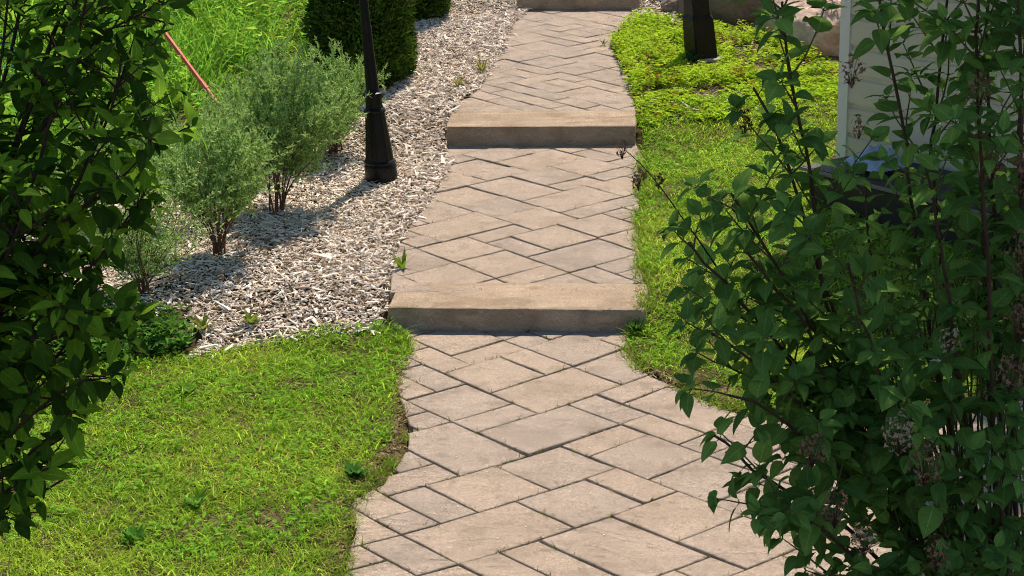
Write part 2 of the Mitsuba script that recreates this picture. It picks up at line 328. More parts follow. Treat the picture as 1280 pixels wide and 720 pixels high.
tag(obj('path', cat([bedding(p, pl) for p, pl in ((LOWER, LO), (MIDDLE, MI_), (UPPER, UPP))]), 'joint_sand'), 'stepped path of tan concrete pavers laid on the diagonal', 'path', kind='structure')
prng = np.random.default_rng(5)
JOINTS = []
for rects, W, poly, plane, span, gap in ((PL, WL, LOWER, LO, 26, .0027), (PM, WM, MIDDLE, MI_, 14, .0028), ([], WU, UPPER, UPP, 16, .0022)):
    lat = affine_only(W)
    for (a, b, c, d) in fill(rects, lat, poly, span, 3):
        q = sg.Polygon(lat(np.array([a, b, b, a]), np.array([c, c, d, d]))).buffer(-gap, join_style=2)
        if not q.is_valid: continue
        q = q.intersection(poly)
        if q.is_empty or q.geom_type != 'Polygon' or q.area < .003: continue
        q = q.simplify(.006)
        if q.is_empty or len(q.exterior.coords) < 4: continue
        cen = q.centroid
        obj('paver', paver_mesh(q, plane, prng), f'paver_stone_{prng.integers(4)}', 'path')
        JOINTS.append((np.array(q.exterior.coords), plane))

# ------------------------------------------------------------------ step slabs
def step_slab(S, D, width, depth, top, slope, seed, height=.26):
    nx, ny, nzz = 150, 30, 22
    N = np.array([-D[1], D[0]])
    def grid(nu, nv, f):
        u, v = np.meshgrid(np.linspace(0, 1, nu), np.linspace(0, 1, nv)); p = f(u, v).reshape(-1, 3)
        i = (np.arange(nv - 1)[:, None] * nu + np.arange(nu - 1)[None]).ravel()
        return p, np.vstack([np.stack([i, i + 1, i + nu + 1], 1), np.stack([i, i + nu + 1, i + nu], 1)])
    L = [lambda u, v: np.stack([u, v, 1 + 0 * u], -1), lambda u, v: np.stack([u, 0 * u, v], -1), lambda u, v: np.stack([1 - u, 1 + 0 * u, v], -1),
         lambda u, v: np.stack([0 * u, 1 - u, v], -1), lambda u, v: np.stack([1 + 0 * u, u, v], -1)]
    dims = [(nx, ny), (nx, nzz), (nx, nzz), (ny, nzz), (ny, nzz)]
    vs, fs, at = [], [], 0
    for f, (a, b) in zip(L, dims):
        p, q = grid(a, b, f); vs.append(p); fs.append(q + at); at += len(p)
    p = np.vstack(vs)
    e = np.stack([p[:, 0] * width, p[:, 1] * depth, p[:, 2] * height], 1)
    lo = np.array([0, 0, -1]); hi = np.array([width, depth, height]); r = .014
    inner = np.clip(e, lo + r, hi - r); d = e - inner
    ln = np.linalg.norm(d, axis=1, keepdims=True)
    e = inner + d / np.maximum(ln, 1e-9) * np.minimum(ln, r)
    q = e * np.array([9, 9, 12])
    rough = meshkit.fbm(q + seed * 7, 4, seed) - .5
    coarse = meshkit.fbm(e * np.array([4, 4, 5]) + seed, 3, seed + 9) - .5
    side = np.clip(1 - np.abs(e[:, 2] - height) / .02, 0, 1)
    off = np.zeros_like(e)
    out = d / np.maximum(ln, 1e-9)
    facing = np.clip((.98 - np.abs(out[:, 2])) / .6, 0, 1)
    chis = np.abs(meshkit.fbm(e * np.array([7, 7, 16]) + seed * 3, 3, seed + 4) - .5)
    off += out * [1, 1, 0] * (facing * (rough * .018 + coarse * .034 - chis * .03))[:, None]
    off[:, 2] += np.where(e[:, 2] > height * .6, .003 * rough + .002 * coarse, 0)
    e = e + off
    x = S + (e[:, :1] - width / 2) * D + e[:, 1:2] * N
    z = top + .003 - height + e[:, 2] + slope * (x[:, 1] - S[1])
    return trimesh.Trimesh(np.c_[x, z], np.vstack(fs), process=False)
for S, D, w, dp, top, sl, lab in ((S1, D1, 1.325, .42, .160, .0348, 'wide tan stone step nearest the camera, grass at both ends'),
        (S2, D2, 1.31, .46, .412, .045, 'middle tan stone step, between wood chips and grass, beyond the black fluted post'),
        (S3, D3, 1.12, .46, .733, .045, 'farthest stone step at the top edge, only its dark front face showing')):
    k = obj('stone_step', step_slab(S, D, w, dp, top, sl, 3 + len(labels)), 'step_stone', smooth=40)
    tag(k, lab, 'step', 'stone steps of the path')

# ------------------------------------------------------------------ lawns
def lawn(poly, n, edge_patchy, seed, far):
    rng = np.random.default_rng(seed)
    p = inside(poly, n, rng)
    bare = nz(p[:, 0], p[:, 1], 2.2, seed) ; fine = nz(p[:, 0], p[:, 1], 9, seed + 4)
    dist = shapely.distance(poly.exterior, shapely.points(p))
    keep = (rng.random(n) < np.clip((bare * .6 + fine * .8 - .36) * 3.4, .16, 1)) & (dist > .03 * fine)
    p = p[keep]; bare = bare[keep]; fine = fine[keep]; n = len(p)
    z = G(p[:, 0], p[:, 1]) + .02 * (nz(p[:, 0], p[:, 1], 1.3, 3) - .5) - .006
    pos = np.c_[p, z]
    tuft = nz(p[:, 0], p[:, 1], 16, seed + 6); h = np.clip(rng.lognormal(math.log(.033), .42, n), .013, .09) * (.35 + 1.35 * tuft) * far; w = rng.uniform(.004, .0095, n)
    V, F, k = blades(pos, h, w, rng.uniform(0, .8, n), rng.uniform(0, 2 * math.pi, n), rng.uniform(.2, 1.2, n), 2)
    t = np.clip(rng.normal(.5, .25, n) + (bare - .5), 0, 1)[:, None]
    c = np.array([.20, .46, .03]) * (1 - t) + np.array([.60, .78, .11]) * t
    dead = rng.random(n) < .07 + .25 * np.clip(.5 - fine, 0, 1)
    c = np.where(dead[:, None], np.array([.42, .34, .17]) * rng.uniform(.6, 1.1, (n, 1)), c) * rng.uniform(.5, 1.3, (n, 1))
    # small clover and plantain leaves among the blades
    m = n // 9
    q = inside(poly, m, rng); cl = nz(q[:, 0], q[:, 1], 3.1, seed + 8); q = q[cl > .5]; m = len(q)
    pz = np.c_[q, G(q[:, 0], q[:, 1]) + rng.uniform(.005, .035, m)]
    a = rng.uniform(0, 2 * math.pi, m)
    V2, F2 = scatter(*LEAF4, pz, np.stack([np.cos(a), np.sin(a), rng.uniform(-.1, .5, m)], 1), np.stack([rng.normal(0, .35, m), rng.normal(0, .35, m), np.ones(m)], 1), rng.uniform(.016, .05, m), rng.uniform(.010, .022, m), .02)
    c2 = np.array([.24, .48, .06]) * rng.uniform(.7, 1.5, (m, 1))
    return (np.vstack([V, V2]), np.vstack([F, F2 + len(V)])), np.vstack([percol(c, k), percol(c2, 5)])
m, c = lawn(LAWN_L, 135000, True, 21, 1.0)
tag(obj('lawn_grass', m, 'grass_blade', color=c), 'sunlit short lawn left of the path, in front of the wood chips', 'grass', kind='stuff')
m, c = lawn(LAWN_R, 115000, True, 22, .95)
tag(obj('lawn_grass', m, 'grass_blade', color=c), 'sunlit short lawn right of the path, behind the shaded shrub', 'grass', kind='stuff')

# ------------------------------------------------------------------ wood chips
CHIP = (np.array([(0, -.5, -.5), (0, .5, -.5), (1, -.3, -.5), (1, .2, -.5), (.06, -.42, .5), (.1, .4, .5), (.92, -.22, .4), (.88, .18, .5)]),
        np.array([(4, 5, 7), (4, 7, 6), (0, 4, 6), (0, 6, 2), (1, 3, 7), (1, 7, 5), (0, 1, 5), (0, 5, 4), (2, 6, 7), (2, 7, 3)]))
def chips(poly, n, seed, pale=1.0):
    rng = np.random.default_rng(seed)
    p = inside(poly, n, rng); n = len(p)
    stray = rng.random(n) < .03; p[stray] += rng.normal(0, .05, (stray.sum(), 2))
    a = rng.uniform(0, 2 * math.pi, n)
    z = G(p[:, 0], p[:, 1]) + .02 * (nz(p[:, 0], p[:, 1], 1.3, 3) - .5) + rng.uniform(-.004, .022, n) + .012 * (nz(p[:, 0], p[:, 1], 6, 8) - .5)
    X = np.stack([np.cos(a), np.sin(a), rng.normal(0, .22, n)], 1)
    Z = np.stack([rng.normal(0, .22, n), rng.normal(0, .22, n), np.ones(n)], 1)
    L = np.clip(rng.lognormal(math.log(.0225), .6, n), .007, .11); w = L * rng.uniform(.09, .30, n) + .002
    V, F = scatter(*CHIP, np.c_[p, z] , X, Z, L, w, rng.uniform(.002, .006, n))
    pal = np.array([(.80, .735, .675), (.72, .645, .58), (.54, .45, .38), (.88, .84, .79), (.26, .19, .135), (.40, .30, .23)])
    c = pal[rng.choice(6, n, p=[.28, .24, .15, .18, .07, .08])] * rng.uniform(.75, 1.12, (n, 1)) * pale
    return (V, F), percol(c, 8)
MULCH = MULCH.difference(sg.Point(-1.86, 8.42).buffer(.30)).difference(sg.box(-4, 7.5, -1.74, 8.72).buffer(.06))
m, c = chips(MULCH, 108000, 31)
tag(obj('wood_chips', m, 'chip_wood', color=c), 'pale weathered wood chip mulch on the bed left of the path', 'mulch', kind='stuff')
m, c = chips(MULCH_R, 9000, 32)
tag(obj('wood_chips', m, 'chip_wood', color=c), 'patch of pale wood chips beside the farthest step, before the rocks', 'mulch', kind='stuff')
def edge_litter():
    rng = np.random.default_rng(35)
    line = sg.LineString([(-.53, 8.3), (-.58, 7.8), (-.53, 7.4), (-.53, 7.1), (-.62, 6.75), (-.69, 6.5), (-.68, 6.1), (-.70, 5.5)])
    line2 = sg.LineString([(.60, 8.3), (.66, 7.95), (.82, 7.68), (1.0, 7.45)])
    P = np.array([np.r_[l.interpolate(rng.uniform(0, l.length)).coords[0]] + rng.normal(0, .025, 2) for l in [line] * 1500 + [line2] * 500])
    n = len(P); a = rng.uniform(0, 6.28, n)
    z = np.maximum(G(P[:, 0], P[:, 1]) - .004, 0) + rng.uniform(0, .014, n)
    L = rng.uniform(.008, .04, n)
    V, F = scatter(*CHIP, np.c_[P, z], np.stack([np.cos(a), np.sin(a), rng.normal(0, .3, n)], 1), np.stack([rng.normal(0, .3, n), rng.normal(0, .3, n), np.ones(n)], 1), L, L * .16 + .0015, .002)
    pal = np.array([(.30, .22, .11), (.20, .14, .07), (.42, .34, .2), (.16, .17, .05)])
    return (V, F), percol(pal[rng.choice(4, n, p=[.35, .35, .15, .15])] * rng.uniform(.6, 1.2, (n, 1)), 8)
m, c = edge_litter()
tag(obj('dead_grass_litter', m, 'chip_wood', color=c), 'brown dead grass and litter along the edges of the near paving', 'litter', kind='stuff')

# ------------------------------------------------------------------ weeds in the joints, petals
def joint_tufts():
    rng = np.random.default_rng(41); P = []
    for ring, plane in JOINTS:
        cen = ring.mean(0)
        if cen[1] > 12 or cen[0] > 1.5: continue
        for a, b in zip(ring[:-1], ring[1:]):
            L = np.linalg.norm(b - a)
            k = int(L * (14 if cen[1] < 8.6 else 8))
            s = nz(np.array([cen[0]]), np.array([cen[1]]), 2.3, 77)[0]
            if rng.random() < .50 - s * .5: continue
            t0 = rng.random()
            for _ in range(k):
                t = np.clip(t0 + rng.normal(0, .25), 0, 1); q = a + (b - a) * t
                P.append([*q, plane[0] + plane[1] * q[1] - .012])
    P = np.array(P); P = P[np.repeat(np.arange(len(P)), 3)] + rng.normal(0, .005, (len(P) * 3, 3)) * [1, 1, .2]; n = len(P)
    V, F, k = blades(P, rng.uniform(.014, .042, n), rng.uniform(.0025, .005, n), rng.uniform(0, .8, n), rng.uniform(0, 6.28, n), rng.uniform(.2, 1, n), 2)
    pal = np.array([(.14, .22, .04), (.30, .26, .10), (.10, .16, .03), (.22, .17, .08)])
    return (V, F), percol(pal[rng.choice(4, n)] * rng.uniform(.6, 1.2, (n, 1)), k)
m, c = joint_tufts()
tag(obj('joint_weeds', m, 'grass_blade', color=c), 'thin grass and moss growing in the paving joints', 'weeds', kind='stuff')
def petals():
    rng = np.random.default_rng(43)
    p = np.vstack([inside(LOWER.intersection(sg.box(-1, 5.5, 1.3, 8.5)), 130, rng), inside(MIDDLE, 110, rng), inside(UPPER, 90, rng)]); n = len(p)
    z = path_z(p[:, 0], p[:, 1]) + .004
    for S, D, top, sl in ((S1, D1, .160, .0348), (S2, D2, .412, .045)):
        f = p[:, 1] - front(S, D, p[:, 0]); on = (f > 0) & (f < .44); z = np.where(on, top + sl * f + .006, z)
    a = rng.uniform(0, 6.28, n)
    return scatter(*LEAF4, np.c_[p, z], np.stack([np.cos(a), np.sin(a), 0 * a], 1), np.stack([rng.normal(0, .2, n), rng.normal(0, .2, n), np.ones(n)], 1), rng.uniform(.006, .015, n), rng.uniform(.004, .008, n), .01)
tag(obj('fallen_petals', petals(), 'petal_white'), 'tiny white petals scattered over the paving', 'petals', kind='stuff')

def edge_grass():
    rng = np.random.default_rng(47); P = []
    for l, zf, m in ((sg.LineString([(-.62, 8.56), (-.53, 8.42), (-.56, 7.85), (-.5, 7.35), (-.48, 7.05), (-.58, 6.68), (-.66, 6.45), (-.64, 5.8), (-.74, 4.9)]), LO, 3200),
                  (sg.LineString([(.60, 8.48), (.57, 8.2), (.62, 7.92), (.78, 7.66), (.93, 7.44), (1.25, 7.22)]), LO, 1500),
                  (sg.LineString([(.69, 8.95), (.72, 9.6), (.76, 10.2), (.83, 10.9), (.90, 11.6), (.885, 11.95)]), MI_, 2200),
                  (sg.LineString([(.665, 8.50), (.69, 8.92)]), (.165, 0), 300), (sg.LineString([(.875, 11.9), (.90, 12.3)]), (.40, 0), 250)):
        for d in rng.uniform(0, l.length, m):
            q = np.array(l.interpolate(d).coords[0]); 
            if nz(q[:1], q[1:], 5.0, 71)[0] < .42: continue
            q = q + rng.normal(0, .022, 2); P.append([*q, zf[0] + zf[1] * q[1] - .006])
    P = np.array(P); n = len(P)
    V, F, k = blades(P, rng.uniform(.02, .06, n), rng.uniform(.003, .007, n), rng.uniform(0, .9, n), rng.uniform(0, 6.28, n), rng.uniform(.2, 1.2, n), 2)
    pal = np.array([(.22, .44, .03), (.36, .55, .06), (.34, .28, .12), (.14, .28, .03)])
    return (V, F), percol(pal[rng.choice(4, n)] * rng.uniform(.6, 1.2, (n, 1)), k)
m, c = edge_grass()
tag(obj('edge_grass', m, 'grass_blade', color=c), 'tufts of grass creeping over the edges of the paving', 'grass', kind='stuff')

# ------------------------------------------------------------------ tall weeds and grass, upper left
def tall_weeds():
    rng = np.random.default_rng(51)
    A = sg.Polygon([(-1.5, 13.4), (-1.75, 12.5), (-2.2, 11.7), (-2.8, 10.9), (-3.7, 9.9), (-6.5, 9.4), (-7.5, 22), (-1.2, 22), (-1.45, 15)])
    p = inside(A, 34000, rng); q0 = nz(p[:, 0], p[:, 1], 2.6, 61); p = p[rng.random(len(p)) < np.clip((q0 - .33) * 4.5, .10, 1)]; n = len(p)
    tall = nz(p[:, 0], p[:, 1], .9, 6)
    d = shapely.distance(A.exterior, shapely.points(p))
    h = rng.uniform(.22, .55, n) * (.55 + .9 * tall) * np.clip(.45 + d * .9, .45, 1.15)
    V, F, k = blades(np.c_[p, G(p[:, 0], p[:, 1])], h, rng.uniform(.008, .024, n), rng.uniform(0, .3, n), rng.uniform(0, 6.28, n), rng.uniform(.1, 1.0, n), 4)
    t = rng.random((n, 1)) * .6 + .4 * nz(p[:, 0], p[:, 1], 1.7, 12)[:, None]
    c = (np.array([.10, .33, .03]) * (1 - t) + np.array([.36, .62, .07]) * t) * rng.uniform(.6, 1.3, (n, 1))
    # broad-leaved weeds: leaves up short stalks
    q = inside(A, 3600, rng); q = q[nz(q[:, 0], q[:, 1], 1.1, 14) > .45]; pl, cl = [], []
    for x, y in q:
        hh = rng.uniform(.15, .5); m = rng.integers(8, 18)
        a = np.arange(m) * 2.4 + rng.uniform(0, 6); zz = G(x, y) + np.linspace(.08, hh, m)
        pl.append(np.c_[np.full(m, x), np.full(m, y), zz, a]); cl.append(np.tile(np.array([.22, .46, .06]) * rng.uniform(.6, 1.5) * np.array([rng.uniform(.8, 1.5), 1, 1]), (m, 1)))
    pl = np.vstack(pl); cl = np.vstack(cl); m = len(pl); a = pl[:, 3]
    V2, F2 = scatter(*LEAF4, pl[:, :3], np.stack([np.cos(a), np.sin(a), rng.uniform(-.3, .7, m)], 1), np.stack([rng.normal(0, .3, m), rng.normal(0, .3, m), np.ones(m)], 1), rng.uniform(.05, .13, m), rng.uniform(.018, .045, m), .05)
    return (np.vstack([V, V2]), np.vstack([F, F2 + len(V)])), np.vstack([percol(c, k), percol(cl, 5)])
m, c = tall_weeds()
tag(obj('tall_weeds', m, 'grass_blade', color=c), 'bright green thicket of tall grass and leafy weeds behind the grey shrubs', 'weeds', kind='stuff')
def ground_cover():
    rng = np.random.default_rng(55)
    p = inside(COVER, 5600, rng); pl, cl = [], []
    s = nz(p[:, 0], p[:, 1], 2.6, 17); dp = np.hypot(p[:, 0] - 1.555, (p[:, 1] - 13.85) * .8); k = ((s > .40 + np.clip(13.2 - p[:, 1], 0, 1) * .06) | (rng.random(len(p)) < .22)) & (dp > .17); p = p[k]; s = s[k] * np.clip((dp[k] - .1) / .5, .25, 1)
    for (x, y), q in zip(p, s):
        hh = rng.uniform(.025, .12) * (.3 + q * 1.3) * (0.35 if y < 12.9 + (x - 1.4) * .3 else 1); m = rng.integers(4, 9); a = np.arange(m) * 2.4 + rng.uniform(0, 6)
        pl.append(np.c_[x + rng.normal(0, .012, m), y + rng.normal(0, .012, m), G(x, y) + np.linspace(hh * .5, hh, m), a])
        col = np.array([.42, .60, .05]) if rng.random() < .96 else np.array([.32, .16, .05])
        cl.append(np.tile(col * rng.uniform(.65, 1.3), (m, 1)))
    pl = np.vstack(pl); cl = np.vstack(cl); m = len(pl); a = pl[:, 3]
    return scatter(*LEAF4, pl[:, :3], np.stack([np.cos(a), np.sin(a), rng.uniform(-.1, .5, m)], 1), np.stack([rng.normal(0, .3, m), rng.normal(0, .3, m), np.ones(m)], 1), rng.uniform(.022, .05, m), rng.uniform(.014, .028, m), .05), percol(cl, 5)
m, c = ground_cover()
tag(obj('ground_cover', m, 'small_leaf', color=c), 'yellow-green leafy ground cover round the square black post', 'ground cover', kind='stuff')
m, c = chips(COVER, 2200, 33, .6)
tag(obj('bed_litter', m, 'chip_wood', color=c), 'thin brown wood chips showing between the yellow-green ground cover', 'mulch', kind='stuff')

def corner_plants():
    rng = np.random.default_rng(57); A = sg.Polygon([(-3.4, 8.05), (-1.72, 8.2), (-1.6, 8.36), (-1.72, 8.62), (-2.3, 8.9), (-3.4, 9.3)])
    p = inside(A, 620, rng); pl, cl = [], []
    for x, y in p:
        hh = rng.uniform(.04, .16); m = rng.integers(5, 12); a = np.arange(m) * 2.4 + rng.uniform(0, 6)
        pl.append(np.c_[x + rng.normal(0, .015, m), y + rng.normal(0, .015, m), G(x, y) + np.linspace(hh * .3, hh, m), a])
        cl.append(np.tile(np.array([.13, .30, .05]) * rng.uniform(.5, 1.3), (m, 1)))
    pl = np.vstack(pl); cl = np.vstack(cl); m = len(pl); a = pl[:, 3]
    return scatter(*LEAF4, pl[:, :3], np.stack([np.cos(a), np.sin(a), rng.uniform(-.1, .8, m)], 1), np.stack([rng.normal(0, .3, m), rng.normal(0, .3, m), np.ones(m)], 1), rng.uniform(.03, .075, m), rng.uniform(.014, .03, m), .06), percol(cl, 5)
m, c = corner_plants()
tag(obj('low_plants', m, 'small_leaf', color=c), 'low green leafy plants between the left lawn and the wood chips, under the dark shrub', 'plants', kind='stuff')

# ------------------------------------------------------------------ small single weeds
def rosette(name, label, x, y, z, n, L, W, rise, col, seed):
    rng = np.random.default_rng(seed)
    a = np.arange(n) * 2.4 + rng.uniform(0, 6); up = rng.uniform(rise * .4, rise * 1.3, n)
    V, F = scatter(*LEAF4, np.tile([x, y, z], (n, 1)) + rng.normal(0, .006, (n, 3)), np.stack([np.cos(a), np.sin(a), up], 1), np.stack([-np.cos(a) * up, -np.sin(a) * up, np.ones(n)], 1), L * rng.uniform(.6, 1.1, n), W * rng.uniform(.7, 1.1, n), L * .15)
    c = np.array(col) * rng.uniform(.7, 1.3, (n, 1))
    tag(obj(name, (V, F), 'small_leaf', color=percol(c, 5)), label, 'weed', 'single weeds in lawn, chips and paving')
for i, a in enumerate((
    ('small_weed', 'small leafy weed at the left end of the nearest step, beside the wood chips', -.60, 9.28, .18, 9, .11, .028, 1.6, (.18, .30, .03)),
    ('small_weed', 'low dark green weed clump on the left edge of the near paving', -.66, 6.72, .035, 40, .085, .032, .9, (.08, .21, .045)),
    ('small_weed', 'upright two-leaved weed in the middle of the left lawn', -1.27, 6.46, .03, 14, .09, .034, 1.1, (.14, .32, .05)),
    ('small_weed', 'dark weed with narrow leaves near the bottom of the left lawn', -1.45, 6.15, .03, 16, .085, .03, 1.2, (.09, .25, .04)),
    ('small_weed', 'weed clump at the right end of the nearest step', .62, 8.44, .06, 40, .09, .022, 1.5, (.07, .16, .03)),
    ('small_weed', 'dry weed tuft where the right lawn meets the near paving', .80, 7.72, .04, 16, .10, .022, .6, (.14, .15, .05)),
    ('small_weed', 'yellowish grass tuft on the chips, farther along the path edge', -.20, 13.62, .50, 22, .15, .016, 2.0, (.24, .26, .06)),
    ('small_weed', 'yellowish grass tuft on the chips, nearer along the path edge', -.37, 13.15, .47, 18, .12, .014, 2.0, (.26, .26, .08)),
    ('small_weed', 'dark leafy clump at the foot of the square black post', 1.44, 13.78, .50, 40, .13, .035, 1.0, (.035, .10, .04)),
    ('small_weed', 'dark green leafy weed at the shaded corner of the left lawn', -1.80, 8.28, .05, 40, .11, .035, 1.2, (.06, .18, .045)),
    ('small_weed', 'dark bushy weed in the bare soil at the far lawn corner', -1.98, 8.42, .08, 60, .12, .04, 1.4, (.08, .22, .05)),
    ('small_weed', 'leafy weed at the mulch edge, right of the dark lawn corner', -1.66, 8.36, .06, 30, .11, .03, 1.0, (.10, .24, .05)),
    ('small_weed', 'yellow-green sprout on the chips just above the left lawn', -1.34, 8.6, .10, 16, .10, .03, 1.1, (.20, .28, .05)),
    ('small_weed', 'pale sprout on the chips near the dark lawn corner', -1.58, 8.55, .09, 14, .12, .03, 1.1, (.22, .27, .06)),
    ('small_weed', 'tiny sprout in the pavers of the upper flight', .80, 14.6, .535, 7, .07, .015, 1.5, (.18, .24, .06)),
    ('small_weed', 'light plantain-like weed on the left lawn near the shrub', -1.52, 7.75, .04, 20, .085, .036, .8, (.16, .34, .05)),
)): rosette(*a, 60 + i)

# ------------------------------------------------------------------ fine-leaved grey shrubs
def grey_shrub(label, x, y, height, rx, ry, n_stems, n_leaf, seed, lean=(0, 0), trunk=.07, bare=.42, group=None):
    rng = np.random.default_rng(seed); z0 = float(G(x, y)); k = thing('grey_leaf_shrub', label, 'shrub', 'fine-leaved grey shrubs in the chip bed')
    tw, P, A = [], [], []
    main = []
    for s in range(n_stems):
        a = rng.uniform(0, 6.28); r = math.sqrt(rng.random())
        tip = np.array([x + lean[0] + rx * r * math.cos(a), y + lean[1] + ry * r * math.sin(a), z0 + height * (1 - .38 * r * r) * rng.uniform(.8, 1.04)])
        b = np.array([x, y, z0]) + np.r_[rng.normal(0, .022, 2), 0]
        mid = b + (tip - b) * .4 + np.array([0, 0, height * .10]) + np.r_[rng.normal(0, .03, 2), 0]
        knee = b + np.array([0, 0, trunk]) * rng.uniform(.5, 1.1) + (tip - b) * .06
        pts = smooth_path([b, knee, mid, tip], 4)
        (main if s < 12 else tw).append(tube(pts if s < 12 else pts[4:], np.linspace(.0062 if s < 12 else .0028, .0012, len(pts) if s < 12 else len(pts) - 4), 5, False))
        t = np.linspace(bare, 1, 7)
        for q in t:
            i = min(int(q * (len(pts) - 1)), len(pts) - 2); pp = pts[i] + (pts[i + 1] - pts[i]) * (q * (len(pts) - 1) - i)
            dirn = unit(pts[i + 1] - pts[i])
            for _ in range(2):
                d2 = unit(dirn + rng.normal(0, .5, 3)); L = rng.uniform(.05, .19)
                m = int(n_leaf * 2.1 / n_stems / 14) + 1
                u = rng.uniform(0, 1, (m, 1)); P.append(pp + d2 * u * L); A.append(np.tile(d2, (m, 1)))
    obj('stem', cat(main), 'twig_red', k)
    tag(obj('twigs', cat(tw), 'twig_red', k), kind='stuff')
    P = np.vstack(P); A = np.vstack(A); n = len(P)
    X = unit(A + rng.normal(0, .75, (n, 3)) + [0, 0, .25])
    V, F = scatter(*NARROW, P, X, rng.normal(0, .6, (n, 3)) + [0, -.15, .8], rng.uniform(.018, .038, n), rng.uniform(.006, .0105, n), .01)
    t = rng.random((n, 1)); c = (np.array([.18, .36, .08]) * (1 - t) + np.array([.50, .66, .25]) * t) * rng.uniform(.7, 1.2, (n, 1))
    tag(obj('foliage', (V, F), 'willow_leaf', k, color=percol(c, 4)), kind='stuff')
grey_shrub('rounded grey-green shrub left of the black fluted post, on one short trunk', -1.41, 10.38, .92, .46, .38, 70, 17000, 71, lean=(.04, .1))
grey_shrub('grey-green shrub with bare reddish stems in front, nearest the wood chip edge', -1.63, 9.57, .78, .33, .31, 60, 10000, 72, trunk=.07, bare=.48)
grey_shrub('sparse wispy grey shrub close behind the left lawn corner', -1.95, 8.95, .68, .44, .36, 60, 3200, 73, trunk=.05, bare=.25)
grey_shrub('grey-green shrub directly behind the black fluted post, beside the dark evergreen', -1.20, 11.75, .70, .38, .34, 46, 9000, 74, bare=.3)
grey_shrub('grey-green shrub farthest left among the weeds, half hidden by the dark shrub', -2.22, 10.2, .62, .46, .42, 60, 10000, 75)
grey_shrub('grey-green shrub at the back of the chip bed, against the tall grass', -1.72, 11.35, .46, .42, .36, 50, 8000, 76)

# ------------------------------------------------------------------ clipped dark evergreens
def evergreen(label, x, y, h, rx, ry, n, seed):
    rng = np.random.default_rng(seed); z0 = float(G(x, y)); k = thing('evergreen_shrub', label, 'shrub', 'clipped evergreens along the chip bed')
    q = rng.uniform(-1, 1, (n * 4, 3)); qq = np.abs(q); qq[:, 2] *= np.where(q[:, 2] < 0, .8, 1); rad = (qq ** 3.0).sum(1) ** (1 / 3.0)
    lump = .62 + .66 * meshkit.fbm(unit(q) * 3.6 + seed, 4, seed)
    q = q[(rad > .62 * lump) & (rad < lump)][:n]; u = unit(q * [1, 1, .7]); n = len(q)
    P = q * [rx, ry, h / 2] + [x, y, z0 + h / 2 - .06]; P[:, 2] = np.maximum(P[:, 2], z0 + .02)
    X = unit(u * [1, 1, .6] + rng.normal(0, .5, (n, 3)) + [0, 0, .5])
    V, F = scatter(*LEAF4, P, X, u + rng.normal(0, .5, (n, 3)), rng.uniform(.025, .075, n), rng.uniform(.010, .026, n), .03)
    t = rng.random((n, 1)); c = np.array([.024, .060, .014]) * (1 - t) + np.array([.12, .23, .03]) * t
    c = np.where(rng.random((n, 1)) < .05, np.array([.10, .07, .035]), c)
    br = [tube([[x, y, z0 - .03], [x + dx * .3, y + dy * .3, z0 + .2], [x + dx, y + dy, z0 + h * .7]], [.022, .014, .004], 6) for dx, dy in rng.normal(0, rx * .3, (14, 2))]
    obj('stem', cat(br), 'bark_dark', k)
    tag(obj('foliage', (V, F), 'yew_needle', k, color=percol(c, 5)), kind='stuff')
evergreen('large clipped dark evergreen shrub behind the black fluted post', -1.10, 13.42, 1.55, .385, .44, 60000, 81)
evergreen('dark evergreen shrub cut off by the top edge, farther along the chip bed', -.80, 16.05, 1.2, .30, .30, 24000, 82)

# ------------------------------------------------------------------ lamp posts
def shear(mesh, base, dx, dy):
    v = mesh.vertices.copy(); v[:, 0] += dx * v[:, 2]; v[:, 1] += dy * v[:, 2]
    mesh.vertices = v + base; return mesh
LB = np.array([-.822, 11.09, .235]); LEAN = (-.058, 0)
k = thing('lamp_post', 'black fluted lamp post rising out of the wood chips left of the path', 'lamp post')
flute = lambda a, z: 1 - .035 * (np.abs(np.cos(a * 5)) ** 3)
pl = lambda pr, mod=None, n=48: shear(lathe(pr, n, mod), LB, *LEAN)
obj('base', pl([(.103, -.06), (.103, .10), (.104, .112), (.100, .125), (.092, .135)]), 'black_paint', k, smooth=30)
obj('base_ring', pl([(.092, .128), (.100, .132), (.102, .142), (.097, .152), (.090, .157)]), 'black_paint', k, smooth=30)
obj('fluted_base', pl([(.091, .15), (.088, .20), (.064, .455), (.062, .468)], flute, 96), 'black_paint', k, smooth=30)
obj('ring', pl([(.060, .463), (.069, .468), (.071, .478), (.066, .488), (.057, .494)]), 'black_paint', k, smooth=30)
obj('neck', pl([(.057, .485), (.053, .52), (.053, .555), (.056, .567)]), 'black_paint', k, smooth=30)
obj('ring', pl([(.054, .556), (.064, .562), (.066, .580), (.064, .590), (.050, .596), (.046, .610), (.0425, .615)]), 'black_paint', k, smooth=30)
obj('shaft', pl([(.043, .605), (.041, .66), (.027, 1.25), (.025, 1.95)], lambda a, z: 1 - .03 * np.abs(np.cos(a * 4)) ** 3, 64), 'black_paint', k, smooth=30)
obj('lantern_base', pl([(.03, 1.93), (.075, 1.97), (.085, 2.0), (.03, 2.02)]), 'black_paint', k, smooth=30)
cage = [shear(trimesh.creation.box((.012, .012, .26), T4) if False else cat([tube([[s * .055 * math.cos(a), s * .055 * math.sin(a), 2.0], [.085 * math.cos(a), .085 * math.sin(a), 2.27]], .006, 5) for a in np.arange(6) * math.pi / 3]), LB, *LEAN) for s in (1,)]
obj('lantern_frame', cat(cage), 'black_paint', k)
obj('lantern_roof', pl([(.10, 2.26), (.105, 2.275), (.06, 2.34), (.02, 2.37), (.016, 2.40), (.002, 2.42)]), 'black_paint', k, smooth=30)

